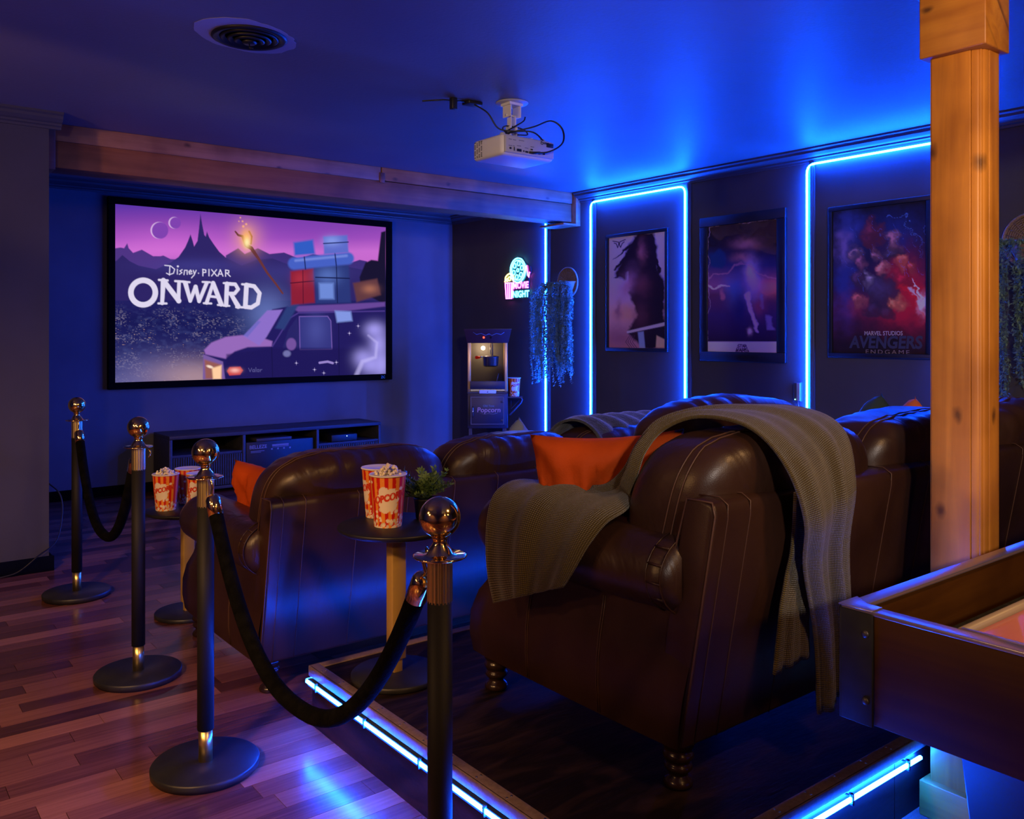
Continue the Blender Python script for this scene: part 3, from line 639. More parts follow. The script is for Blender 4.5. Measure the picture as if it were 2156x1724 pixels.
def heap(mb, R, z0, n, hmax, rnd):
    for i in range(n):
        a = rnd.random()*2*PI; rr = R*math.sqrt(rnd.random()); z = z0+hmax*(1-(rr/R)**2)*rnd.random()
        for k in range(4):
            c = Vector((rr*math.cos(a), rr*math.sin(a), z))+Vector([rnd.uniform(-.0055, .0055) for _ in range(3)]); s_ = rnd.uniform(.0038, .0062)
            mb.add([c+Vector(p)*s_ for p in ((1, 0, 0), (-1, 0, 0), (0, 1, 0), (0, -1, 0), (0, 0, 1), (0, 0, -1), (.6, .6, .6), (-.6, -.6, .6), (.6, -.6, .6), (-.6, .6, .6))],
                   [(0, 6, 4), (6, 2, 4), (2, 9, 4), (9, 1, 4), (1, 7, 4), (7, 3, 4), (3, 8, 4), (8, 0, 4), (0, 2, 6), (2, 1, 9), (1, 3, 7), (3, 0, 8), (2, 0, 5), (1, 2, 5), (3, 1, 5), (0, 3, 5)], True)
pv, pf = text_mesh('POPCORN', .026, bold=.0016, space=1.0)
def bucket(loc, rz, label, grp, popcorn=None, seed=0):
    t = thing('popcorn_bucket', label, 'bucket', loc, rz, grp)
    link('bucket_wall', bw, None, t)
    MB().lathe([(rt-.001, hb-.001), (rt+.0018, hb-.002), (rt+.003, hb+.001), (rt+.0015, hb+.0035), (rt-.0015, hb+.002)], n=48).build('rolled_rim', M['whitecard'], t)
    MB().lathe([(rt-.0012, hb), (rb-.001, .004), (0, .003)], n=48).build('inner_lining', M['whitecard'], t)
    def wrap(x, y):
        y2 = y*1.15+.096+x*.22+.002; a = -PI/2+x/.056; rr = rb+(rt-rb)*y2/hb+.0006; return (rr*math.cos(a), rr*math.sin(a), y2)
    mb = MB(); mb.add([wrap(x, y) for x, y, z in pv], pf); me = bpy.data.meshes.new('lettering'); me.from_pydata(mb.v, [], mb.f); link('lettering', me, red_ink, t)
    if popcorn:
        h = MB(); heap(h, .049, hb-.012, 120, .042, random.Random(seed)); h.lathe([(0, hb-.03), (.05, hb-.03)], n=20)
        o = h.build('popcorn', kern); o.location = loc; tag(o, popcorn, 'popcorn', kind='stuff')
FC = math.radians(-38)
def tb(T, x, y): return (x, y, T[2]+.4995)
bucket(tb(T1, 1.423, 2.467), FC+.15, 'red and yellow striped popcorn bucket full of popcorn on the platform side table', 'striped popcorn buckets', 'white popcorn heaped in the bucket on the platform side table', 3)
bucket(tb(T1, 1.472, 2.612), FC-1.2, 'empty striped popcorn bucket behind the full one on the platform side table', 'striped popcorn buckets')
bucket(tb(T2, 1.235, 4.20), FC-.05, 'striped popcorn bucket full of popcorn, leftmost on the floor side table', 'striped popcorn buckets', 'white popcorn heaped in the bucket on the far side table', 5)
bucket(tb(T2, 1.368, 4.125), FC-.05, 'striped popcorn bucket half hidden by the stanchion on the floor side table', 'striped popcorn buckets')
bucket(tb(T2, 1.372, 4.31), FC+2.0, 'striped popcorn bucket at the back of the three on the floor side table', 'striped popcorn buckets')
# ---------------------------------------------------------------- potted plant on the side table
leafm = noisy(mat('fern_leaf', rough=.5, spec=.4), (.06, .13, .03), (.17, .28, .09), ns=25)
pl = thing('potted_plant', 'small green leafy plant in a black pot on the platform side table', 'plant', tb(T1, 1.575, 2.485))
MB().lathe([(0, 0), (.027, 0), (.03, .004), (.036, .062), (.038, .064), (.038, .07), (.034, .07), (.032, .06), (0, .058)], n=32).build('pot', M['black'], pl)
fm = MB(); rg = random.Random(9); sm_ = MB()
for i in range(60):
    a = rg.random()*2*PI; el = rg.uniform(.35, 1.45); ln = rg.uniform(.09, .145); d = Vector((math.cos(a)*math.cos(el), math.sin(a)*math.cos(el), math.sin(el)))
    side = d.cross(Vector((0, 0, 1))).normalized(); up = side.cross(d); P0 = Vector((0, 0, .062)); pts = []
    for k in range(9):
        s_ = k/8*ln; p = P0+d*s_+Vector((0, 0, -1))*(s_/ln)**2*.022; pts.append(p)
        if k > 1:
            for sg in (-1, 1, 0):
                c = p+d*rg.uniform(-.003, .003); q = (side*sg*.8+d*.5+up*rg.uniform(-.3, .5)).normalized(); wv = d.cross(q).normalized().cross(q)*.0042 if sg else up.cross(d)*.004
                l = rg.uniform(.014, .021)
                fm.add([c, c+q*l*.45+wv, c+q*l, c+q*l*.45-wv, c+q*l*.5+up*.0018], [(0, 1, 4), (1, 2, 4), (2, 3, 4), (3, 0, 4)], True)
    sm_.tube(pts, .0009, 4)
fo = fm.build('foliage', leafm, pl); fo['kind'] = 'stuff'
s_ = sm_.build('stems', leafm, pl); s_['kind'] = 'stuff'
# ---------------------------------------------------------------- wall baskets with trailing vines
vinem = noisy(mat('vine_leaf', rough=.5, spec=.4), (.10, .20, .14), (.2, .34, .24), ns=20)
wick = noisy(mat('woven_basket', rough=.8), (.22, .15, .09), (.34, .24, .15), scale=(60, 60, 60), ns=2, bump=.5)
def hanging(loc, W, z1, z0, nst, seed, label, R=.125, off=0):
    t = thing('hanging_planter', label, 'planter', loc, 0, 'woven wall planters with trailing vines')
    # round woven backing plate flat on the wall, pocket in front
    p = MB()
    for k in range(12):
        rr = R*(k+1)/12; p.tube([(-.012, rr*math.cos(a), rr*math.sin(a)) for a in [q*2*PI/28 for q in range(28)]], .0055, 5, closed=True)
    for k in range(22):
        a = k*2*PI/22; p.tube([(-.018, .01*math.cos(a), .01*math.sin(a)), (-.018, R*math.cos(a), R*math.sin(a))], .003, 4)
    p.tube([(-.016, (R+.006)*math.cos(a), (R+.006)*math.sin(a)) for a in [q*2*PI/32 for q in range(32)]], .009, 6, closed=True)
    p.build('basket_back', wick, t)
    q = MB()
    q.grid(lambda u, v: (-.012-.085*math.sin(PI*u)*(.55+.45*v), -R*.92*math.cos(PI*u)*(.5+.5*v), -R*.95+R*1.0*v), 20, 8).build('basket_pocket', wick, t)
    rg = random.Random(seed); f = MB(); st = MB()
    for i in range(nst):
        y = rg.uniform(-W*1.0, W)+off; yb = y*rg.uniform(.9, 1.15)+rg.uniform(-.02, .02); x = -rg.uniform(.03, .12)
        L_ = rg.uniform(z0*.65, z0*1.02); n = int(L_/.0135); pts = []
        for k in range(n+1):
            s_ = k/n; ys = (y*.45)*(1-min(1, s_*7))+yb*min(1, s_*7); zs_ = z1*math.sin(min(1, s_*7)*PI)*.55-L_*s_
            pts.append(Vector((x-.02*math.sin(s_*3), ys+.008*math.sin(s_*14+i), zs_)))
            c = pts[-1]
            for sg in range(2):
                dv = Vector((rg.uniform(-1, .2), rg.uniform(-1, 1), rg.uniform(-1.2, .4))).normalized(); wv = dv.cross(Vector((rg.random(), .3, 1))).normalized()*rg.uniform(.0045, .007); l = rg.uniform(.018, .03)
                f.add([c, c+dv*l*.5+wv, c+dv*l, c+dv*l*.5-wv], [(0, 1, 2), (0, 2, 3)], False)
        st.tube(pts[::4], .0012, 3, cap=False)
    o = MB(); o.v, o.f, o.sm = f.v, f.f, f.sm
    me = bpy.data.meshes.new('foliage'); me.from_pydata(f.v, [], f.f); me.update(); fo = link('foliage', me, vinem, t); fo['kind'] = 'stuff'
    so = st.build('vine_stems', vinem, t); so['kind'] = 'stuff'
hanging((XR, 5.763, 1.775), .27, .06, .90, 100, 5, 'round woven wall planter trailing vines over the single light tube', off=.12)
hanging((XR, 1.98, 1.83), .28, .06, .88, 90, 8, 'round woven wall planter with green vines right of the wooden post', R=.14)
# ---------------------------------------------------------------- ceiling vent
vn = thing('ceiling_vent', 'round black ceiling air vent with concentric rings', 'vent', (1.367, 3.507, HC), 0)
MB().lathe([(.150, 0), (.152, -.006), (.140, -.012), (.118, -.006), (.112, .0)], n=56).build('flange', M['black'], vn)
for r1, z1 in ((.112, -.008), (.083, -.013), (.056, -.018)): MB().lathe([(r1, z1+.006), (r1+.006, z1), (r1-.004, z1-.006), (r1-.016, z1+.006)], n=48).build('ring', M['black'], vn)
MB().lathe([(0, -.03), (.022, -.03), (.030, -.024), (.026, -.012), (0, -.01)], n=32).build('centre_cone', M['black'], vn)
MB().lathe([(0, -.001), (.113, -.001)], n=40).build('duct', M['void'], vn)
MB().tube([(0, 0, -.03), (0, 0, -.045), (.01, -.012, -.048)], .003, 6).build('lever', M['black'], vn)
rim = noisy(mat('bare_ceiling_patch', rough=.5), (.42, .40, .42), (.42, .4, .42), ns=3)
rg = random.Random(2); P_ = []
for k in range(48):
    a = k*2*PI/48; rr = .19+.022*math.sin(a*2+.4)+rg.uniform(-.006, .006)+.03*max(0, math.cos(a-PI*1.0)); P_.append((rr*math.cos(a), rr*math.sin(a)))
me = MB().prism(P_, 'z', -.0015, -.0002).build('unpainted_ring', rim, vn)
# ---------------------------------------------------------------- printed pictures: a painter over a fine grid
class Painter:
    """colours (linear) on an nx x nz grid; shapes are drawn in the picture's own 2-D sheet coordinates sx, sy"""
    def __init__(s, SX, SY): s.x = SX; s.y = SY; s.c = np.zeros(SX.shape+(3,))
    def mix(s, a, col):
        col = np.array(s2l(col)) if not callable(col) else col
        s.c = s.c*(1-a[..., None])+col*a[..., None]
    def vgrad(s, stops):
        ys = [q[0] for q in stops]
        for k in range(3): s.c[..., k] = np.interp(s.y, ys, [s2l(q[1])[k] for q in stops])
    def seg(s, a, b):
        ax, ay = a; bx, by = b; dx, dy = bx-ax, by-ay; l = dx*dx+dy*dy+1e-9
        t = np.clip(((s.x-ax)*dx+(s.y-ay)*dy)/l, 0, 1); return np.hypot(s.x-ax-t*dx, s.y-ay-t*dy), t
    def poly(s, pts, col, a=1, soft=2.0):
        ins = np.zeros(s.x.shape, bool); d = np.full(s.x.shape, 1e9); n = len(pts)
        for i in range(n):
            (x1, y1), (x2, y2) = pts[i], pts[(i+1) % n]
            if y1 != y2:
                c = ((y1 > s.y) != (y2 > s.y)) & (s.x < (x2-x1)*(s.y-y1)/(y2-y1)+x1); ins ^= c
            d = np.minimum(d, s.seg(pts[i], pts[(i+1) % n])[0])
        sd = np.where(ins, -d, d); s.mix(np.clip(.5-sd/(2*soft), 0, 1)*a, col)
    def line(s, pts, w, col, a=1, soft=1.5):
        d = np.full(s.x.shape, 1e9)
        ws = w if hasattr(w, '__len__') else [w]*len(pts)
        for i in range(len(pts)-1):
            q, t = s.seg(pts[i], pts[i+1]); d = np.minimum(d, q-(ws[i]*(1-t)+ws[i+1]*t)/2)
        s.mix(np.clip(.5-d/(2*soft), 0, 1)*a, col)
    def ell(s, c, rx, ry, col, a=1, soft=2.0, rot=0):
        dx, dy = s.x-c[0], s.y-c[1]; co, si = math.cos(rot), math.sin(rot)
        q = np.hypot((dx*co+dy*si)/rx, (-dx*si+dy*co)/ry); s.mix(np.clip(.5-(q-1)*min(rx, ry)/(2*soft), 0, 1)*a, col)
    def glow(s, c, rx, ry, col, a=1, rot=0):
        dx, dy = s.x-c[0], s.y-c[1]; co, si = math.cos(rot), math.sin(rot)
        s.mix(a*np.exp(-((dx*co+dy*si)/rx)**2-((-dx*si+dy*co)/ry)**2), col)
def vnoise(x, y, seed):
    xi, yi = np.floor(x).astype(int), np.floor(y).astype(int); fx, fy = x-xi, y-yi; fx = fx*fx*(3-2*fx); fy = fy*fy*(3-2*fy)
    h = lambda a, b: ((np.sin(a*127.1+b*311.7+seed*74.7)*43758.5453) % 1)
    return (h(xi, yi)*(1-fx)+h(xi+1, yi)*fx)*(1-fy)+(h(xi, yi+1)*(1-fx)+h(xi+1, yi+1)*fx)*fy
def fbm(x, y, seed, o=4): return sum(vnoise(x*2**k, y*2**k, seed+k)/2**(k+1) for k in range(o))
def picture(name, pt, nx, nz, P3, m, parent):
    # P3(u,v) -> local 3-D point; pt.c is (nz+1, nx+1, 3)
    u, v = np.meshgrid(np.linspace(0, 1, nx+1), np.linspace(0, 1, nz+1)); V = P3(u, v).reshape(-1, 3)
    i, j = np.meshgrid(np.arange(nx), np.arange(nz)); b0 = (j*(nx+1)+i).ravel()
    F = np.stack([b0, b0+nx+1, b0+nx+2, b0+1], 1)
    me = bpy.data.meshes.new(name); me.vertices.add(len(V)); me.vertices.foreach_set('co', V.astype(np.float32).ravel())
    me.loops.add(F.size); me.loops.foreach_set('vertex_index', F.ravel().astype(np.int32)); me.polygons.add(len(F))
    me.polygons.foreach_set('loop_start', np.arange(0, F.size, 4, dtype=np.int32)); me.update(calc_edges=True)
    at = me.color_attributes.new('paint', 'FLOAT_COLOR', 'POINT'); col = np.ones((len(V), 4), np.float32); col[:, :3] = np.clip(pt.c, 0, 4).reshape(-1, 3)
    at.data.foreach_set('color', col.ravel()); me.validate(); return link(name, me, m, parent)
def npproj(X, Y, Z):
    f = X*.617+Y*.787; r = X*.787-Y*.617; return 1078+1831*r/f, 703-1831*(Z-EYE)/f
# ---------------------------------------------------------------- projection screen
SXA, SXB, SZA, SZB = 1.824, 4.333, .925, 2.377; YF = YS-.045
sc_ = thing('projection_screen', 'large wall projection screen in a black velvet frame showing a purple film title', 'screen', (0, YS, 0))
NX, NZ = 620, 350
u, v = np.meshgrid(np.linspace(0, 1, NX+1), np.linspace(0, 1, NZ+1)); XX = SXA+(SXB-SXA)*u; ZZ = SZB-(SZB-SZA)*v
px, py = npproj(XX, YF, ZZ); p = Painter((px-200)*3.2667, (py-400)*3.2667)
p.vgrad([(90, (82, 50, 165)), (200, (125, 62, 170)), (330, (165, 80, 190)), (420, (205, 110, 210)), (500, (200, 105, 205)), (560, (110, 75, 160)), (620, (40, 36, 105)), (900, (24, 24, 82)), (1330, (40, 40, 105))])
p.glow((560, 400), 420, 130, (215, 110, 215), .55); p.glow((1500, 240), 500, 160, (120, 60, 175), .5)
for c, r_ in (((440, 277), 58), ((545, 225), 40)):
    p.ell(c, r_, r_, (226, 190, 235), .8); p.ell((c[0]+8, c[1]+1), r_-2, r_-1, (128, 66, 175), 1, 3)
p.poly([(110, 405), (175, 395), (200, 400), (222, 366), (232, 400), (262, 432), (322, 410), (400, 455), (450, 455), (470, 450), (520, 475), (640, 480), (640, 650), (110, 650)], (78, 52, 130), 1, 3)
p.poly([(900, 450), (985, 400), (1030, 440), (1120, 400), (1200, 440), (1300, 430), (1400, 470), (1500, 440), (1640, 470), (1760, 500), (1820, 480), (1870, 490), (1900, 700), (900, 700)], (62, 44, 118), 1, 3)
p.poly([(110, 500), (150, 485), (188, 447), (240, 490), (300, 520), (420, 545), (520, 500), (575, 460), (620, 395), (640, 350), (657, 305), (672, 350), (682, 388), (705, 350), (716, 260), (725, 165), (738, 240), (752, 310), (762, 320), (770, 285), (785, 325), (815, 370), (855, 425), (900, 465), (1010, 520), (1110, 480), (1220, 470), (1350, 520), (1500, 520), (1700, 520), (1900, 560), (1990, 760), (110, 760)], (46, 36, 100), 1, 2.5)
p.glow((700, 520), 330, 50, (70, 66, 150), .5); p.glow((1400, 560), 420, 60, (66, 60, 140), .4)
# city lights on the plain
m_ = np.clip((p.y-760)/120, 0, 1)*np.clip((1150-p.x)/260, .0, 1)
n = fbm(p.x/34, p.y/20, 3); p.mix(np.clip((n-.45)*3, 0, 1)*m_*.5, (62, 70, 128))
n2 = vnoise(p.x/9, p.y/6, 11)*fbm(p.x/90, p.y/60, 5); p.mix(np.clip((n2-.36)*9, 0, 1)*m_*.38, (150, 140, 165))
n3 = vnoise(p.x/16, p.y/7, 23); p.mix(np.clip((n3-.93)*12, 0, 1)*m_*.7, (240, 190, 150))
p.glow((330, 1250), 330, 130, (88, 94, 160), .5); p.glow((700, 1290), 330, 120, (205, 165, 165), .6); p.glow((180, 1330), 200, 60, (120, 115, 170), .4)
p.glow((1180, 850), 150, 160, (120, 140, 215), .55)
# dark rocks at the right edge
p.poly([(1860, 500), (1900, 480), (1945, 486), (1968, 290), (2000, 280), (2000, 790), (1830, 700), (1820, 600)], (24, 18, 42), 1, 5)
# torch-like branch with a flame
p.glow((1045, 330), 95, 110, (255, 170, 110), .55)
p.line([(965, 285), (985, 310), (1015, 318), (1040, 380), (1075, 400), (1130, 480), (1185, 570), (1240, 640), (1290, 710)], [10, 14, 16, 24, 26, 18, 15, 14, 12], (104, 52, 52)); p.line([(1060, 285), (1078, 320), (1072, 370)], 12, (150, 76, 50))
p.glow((1042, 335), 34, 62, (255, 180, 90), 1); p.glow((1045, 360), 20, 34, (255, 235, 170), 1)
for q in ((1000, 190, 5), (1015, 215, 6), (1040, 235, 7), (1020, 250, 8), (990, 215, 4)): p.ell(q[:2], q[2], q[2], (255, 180, 120), .8, 3)
# van body with rounded bonnet
body = (34, 26, 92)
p.poly([(750, 1100), (800, 1050), (900, 1012), (1000, 1000), (1080, 1000), (1220, 820), (1360, 795), (2000, 775), (2000, 1300), (745, 1300)], body, 1, 4)
p.poly([(750, 1100), (800, 1050), (900, 1010), (1010, 998), (1130, 1010), (1220, 1040), (1215, 1075), (1050, 1080), (960, 1110), (900, 1160), (760, 1130)], (150, 105, 185), 1, 6)
p.poly([(1020, 1005), (1185, 828), (1290, 822), (1180, 1010), (1130, 1070)], (140, 110, 200), 1, 5); p.poly([(1020, 1000), (1120, 900), (1140, 905), (1050, 1010)], (90, 100, 190), .6, 5)
p.poly([(1330, 800), (1700, 785), (1995, 770), (1995, 800), (1700, 835), (1400, 838)], (104, 70, 150), 1, 6)
p.line([(1220, 1075), (1340, 880), (1400, 845), (1990, 832)], 10, (70, 52, 130)); p.poly([(1290, 1090), (1330, 960), (1390, 875), (1410, 1095)], (40, 36, 100), 1, 4)
p.poly([(1405, 870), (1600, 868), (1622, 900), (1630, 1095), (1410, 1098)], (52, 52, 125), 1, 4); p.line([(1405, 870), (1600, 868), (1622, 900), (1630, 1095), (1410, 1098), (1405, 870)], 7, (110, 84, 165))
p.glow((1520, 960), 70, 110, (84, 90, 170), .5)
p.poly([(905, 1130), (1220, 1085), (2000, 1090), (2000, 1300), (890, 1300)], (30, 22, 84), .8, 8); p.line([(1215, 1080), (1222, 1300)], 4, (20, 16, 60)); p.line([(1675, 850), (1680, 1290)], 4, (20, 16, 60))
p.poly([(745, 1130), (880, 1180), (895, 1300), (742, 1300)], (120, 90, 160), 1, 4); p.poly([(752, 1165), (868, 1200), (872, 1298), (760, 1298)], (150, 90, 84), 1, 8); p.poly([(805, 1225), (870, 1205), (868, 1300), (812, 1300)], (255, 205, 160), 1, 7)
p.ell((790, 1215), 22, 9, (255, 230, 210), .9, 4, .3)
p.poly([(908, 1245), (925, 1218), (1000, 1215), (1018, 1240), (998, 1270), (925, 1275)], (205, 70, 70), 1, 4); p.glow((962, 1240), 34, 16, (255, 190, 180), .9)
p.line([(1545, 1188), (1600, 1180), (1635, 1190)], 16, (150, 130, 200)); p.ell((1350, 1060), 34, 42, (120, 84, 160), .9, 5); p.ell((1320, 1125), 26, 22, (130, 130, 190), .7, 6)
for q in ((1750, 985), (1660, 1185), (1510, 1235), (1574, 1258), (1810, 935), (1385, 1190)): p.ell(q, 4, 4, (230, 220, 255), 1, 3); p.line([(q[0]-13, q[1]), (q[0]+13, q[1])], 1.5, (200, 180, 250), .6); p.line([(q[0], q[1]-14), (q[0], q[1]+14)], 1.5, (200, 180, 250), .6)
# pale mist swirl painted on the van side
for c, rx, ry, a in (((1920, 960), 62, 50, 1), ((1950, 1060), 60, 90, 1), ((1900, 1200), 80, 70, 1), ((1840, 1150), 60, 55, .8), ((1970, 1200), 50, 90, 1)): p.glow(c, rx, ry, (170, 160, 245), a*.85)
p.line([(1800, 1270), (1840, 1180), (1930, 1150), (1940, 1050), (1880, 1000)], [30, 26, 18, 14, 8], (205, 195, 255), .5, 8)
# soft luggage piled on the roof: plain bundles in the same colours
def bundle(c, rx, ry, col, hi, rot=0): p.ell(c, rx, ry, col, 1, 5, rot); p.glow((c[0]-rx*.25, c[1]-ry*.3), rx*.6, ry*.5, hi, .5, rot)
# (canvas trunks, a rolled blanket and a box tied down on the roof)
p.poly([(1345, 560), (1500, 540), (1512, 775), (1350, 790)], (138, 30, 48), 1, 8); p.glow((1410, 610), 50, 50, (185, 50, 64), .6); p.line([(1345, 640), (1508, 625)], 7, (80, 16, 36)); p.line([(1430, 552), (1432, 780)], 5, (80, 16, 36))
p.poly([(1515, 500), (1745, 515), (1760, 775), (1520, 780)], (42, 54, 118), 1, 8); p.glow((1600, 590), 80, 60, (100, 130, 210), .6); p.line([(1518, 600), (1750, 608)], 8, (22, 26, 70)); p.line([(1660, 512), (1668, 775)], 6, (22, 26, 70)); p.poly([(1540, 640), (1640, 640), (1645, 750), (1545, 750)], (120, 150, 230), .8, 10)
p.line([(1370, 505), (1740, 470)], 84, (70, 96, 195), 1, 8); p.line([(1380, 485), (1730, 452)], 14, (140, 160, 238), .6, 8); p.line([(1440, 460), (1448, 545)], 8, (30, 40, 100)); p.line([(1650, 432), (1660, 520)], 8, (30, 40, 100))
p.poly([(1570, 320), (1735, 310), (1745, 430), (1575, 442)], (92, 106, 200), 1, 7); p.glow((1630, 350), 60, 36, (150, 170, 245), .6); p.line([(1572, 368), (1742, 358)], 8, (40, 50, 110)); p.poly([(1365, 360), (1500, 340), (1515, 440), (1372, 452)], (50, 92, 195), 1, 9)
p.poly([(1775, 640), (1940, 610), (1965, 720), (1800, 770)], (96, 56, 60), 1, 8); p.glow((1890, 680), 50, 30, (190, 120, 90), .6)
p.poly([(1320, 800), (1400, 790), (1300, 960), (1240, 950)], (44, 60, 118), 1, 8); p.poly([(1650, 830), (1760, 835), (1770, 900), (1665, 910)], (130, 150, 225), 1, 8)
# title lettering
W_ = (222, 214, 238)
def ringl(c, rx, ry, w_):
    q = np.hypot((p.x-c[0])/rx, (p.y-c[1])/ry); d = np.abs(q-1)*min(rx, ry)-w_/2; p.mix(np.clip(.5-d/4, 0, 1), W_)
ringl((331, 705), 84, 84, 38)
for s_, w_ in (([(470, 622), (462, 778)], [34, 26]), ([(470, 622), (577, 762)], [34, 34]), ([(578, 632), (574, 765)], [24, 26]), ([(440, 618), (500, 622)], 15), ([(436, 780), (492, 780)], 14), ([(552, 626), (612, 630)], 15),
               ([(622, 640), (655, 762)], [32, 24]), ([(655, 762), (692, 665)], [24, 26]), ([(692, 665), (716, 765)], [28, 24]), ([(716, 765), (768, 640)], [24, 26]), ([(600, 630), (650, 634)], 14), ([(740, 632), (790, 634)], 13),
               ([(812, 640), (768, 775)], [22, 26]), ([(812, 640), (868, 785)], [30, 32]), ([(785, 730), (850, 738)], 17), ([(748, 778), (800, 780)], 13), ([(845, 790), (895, 794)], 13),
               ([(908, 645), (902, 790)], [30, 30]), ([(908, 645), (965, 648), (985, 682), (960, 712), (910, 712)], 24), ([(935, 715), (985, 800)], [26, 34]), ([(885, 640), (930, 640)], 13), ([(885, 796), (925, 797)], 12), ([(970, 806), (1012, 806)], 12),
               ([(1042, 655), (1034, 800)], [32, 32]), ([(1040, 652), (1095, 662), (1132, 710), (1120, 780), (1075, 808), (1034, 803)], 28), ([(1012, 648), (1060, 652)], 14), ([(1006, 806), (1050, 810)], 14)): p.line(s_, w_, W_, 1, 2.5)
for s_ in ([(480, 518), (520, 522), (548, 545), (540, 572), (512, 582), (492, 572)], [(515, 525), (512, 585)], [(567, 545), (566, 578)], [(600, 548), (584, 556), (598, 568), (580, 580)], [(612, 582), (616, 552), (634, 552), (634, 580)], [(646, 566), (666, 562), (658, 550), (646, 560), (650, 578), (668, 574)], [(676, 552), (684, 576)], [(696, 552), (682, 584), (664, 604)]): p.line(s_, 6.5, W_, 1, 1.8)
p.ell((570, 525), 7, 7, W_); p.ell((712, 572), 4, 4, W_)
for s_ in ([(742, 545), (742, 590)], [(742, 546), (762, 550), (762, 566), (744, 568)], [(784, 546), (784, 590)], [(802, 548), (838, 591)], [(836, 548), (802, 591)], [(862, 548), (846, 591)], [(862, 548), (880, 592)], [(852, 578), (873, 578)], [(898, 550), (898, 593)], [(898, 550), (920, 554), (920, 570), (900, 571)], [(908, 572), (930, 594)]): p.line(s_, 7, W_, 1, 1.6)
for s_ in ([(1056, 1224), (1067, 1250), (1078, 1224)], [(1096, 1234), (1084, 1236), (1084, 1249), (1096, 1249), (1096, 1232), (1098, 1250)], [(1107, 1220), (1107, 1250)], [(1116, 1234), (1128, 1234), (1128, 1249), (1116, 1249), (1116, 1234)], [(1137, 1250), (1137, 1233)], [(1137, 1240), (1149, 1233)]): p.line(s_, 3.4, (96, 92, 150), 1, 1.5)
spm = attr_mat('projected_picture', .8, emis=1.0, spec=.1)
def P3(u, v): return np.stack([SXA+(SXB-SXA)*u, np.full(u.shape, -.045), SZB-(SZB-SZA)*v], -1)
picture('picture_surface', p, NX, NZ, P3, spm, sc_)
f = M['void']
MB().box(1.770, 4.406, -.05, -.002, SZB, 2.437).build('frame_rail', f, sc_, bevel=.004); MB().box(1.770, 4.406, -.05, -.002, .868, SZA).build('frame_rail', f, sc_, bevel=.004)
MB().box(1.770, SXA, -.05, -.002, SZA, SZB).build('frame_rail', f, sc_, bevel=.004); MB().box(SXB, 4.406, -.05, -.002, SZA, SZB).build('frame_rail', f, sc_, bevel=.004)
MB().box(1.8, 4.38, -.04, -.003, .9, 2.41).build('backing', f, sc_)
text_obj('logo_plate', 'ZC', .035, mat('blue_logo', (.05, .2, .8), .5, emit=(.02, .15, .8), es=.4), lambda x, y: (4.30+x, -.0515, .893+y), sc_)
# ---------------------------------------------------------------- framed posters on the right wall
ppm = attr_mat('printed_poster', .6, spec=.3)
gl = mat('acrylic_sheet', (1, 1, 1), .03, spec=.5)
def poster(name, label, y1, y0, z0, z1, fw, paint, mat_w=0, matc=None, bumpy=False, frame=None, gain=1.7, warp=46):
    t = thing(name, label, 'poster', (XR, (y0+y1)/2, (z0+z1)/2), 0, 'framed film posters on the right wall')
    hy, hz = (y1-y0)/2, (z1-z0)/2; fm_ = frame or M['black']
    MB().box(-.028, -.001, -hy, hy, hz-fw, hz).build('frame_rail', fm_, t, bevel=.003); MB().box(-.028, -.001, -hy, hy, -hz, -hz+fw).build('frame_rail', fm_, t, bevel=.003)
    MB().box(-.028, -.001, -hy, -hy+fw, -hz+fw, hz-fw).build('frame_rail', fm_, t, bevel=.003); MB().box(-.028, -.001, hy-fw, hy, -hz+fw, hz-fw).build('frame_rail', fm_, t, bevel=.003)
    MB().box(-.012, -.002, -hy+.004, hy-.004, -hz+.004, hz-.004).build('backing_board', M['black'], t)
    ay, az = hy-fw-mat_w, hz-fw-mat_w; nx, nz = 150, 220
    u, v = np.meshgrid(np.linspace(0, 1, nx+1), np.linspace(0, 1, nz+1))
    YY = (y0+y1)/2+ay*(1-2*u); ZZ = (z0+z1)/2+az*(1-2*v); px, py = npproj(XR-.014, YY, ZZ)
    q = Painter((px-1240)*2.9135, (py-380)*2.9135); q.x0, q.y0 = q.x, q.y
    wx = (fbm(q.x/55, q.y/55, 31)-.47)*warp; wy = (fbm(q.x/55, q.y/55, 57)-.47)*warp; q.x, q.y = q.x+wx, q.y+wy; paint(q); q.c = np.clip(q.c*gain, 0, .92)  # gain brightens the printed colours to stand in for lamp glare
    bw_ = .012*bumpy
    def P(u, v): return np.stack([-.014-bw_*fbm(u*2.6+1, v*3.6, 17, 3), ay*(1-2*u), az*(1-2*v)], -1)
    mm = ppm
    if bumpy:
        mm = attr_mat('laminated_poster', .06, spec=.8, coat=1)
    o = picture('print', q, nx, nz, P, mm, t); return t
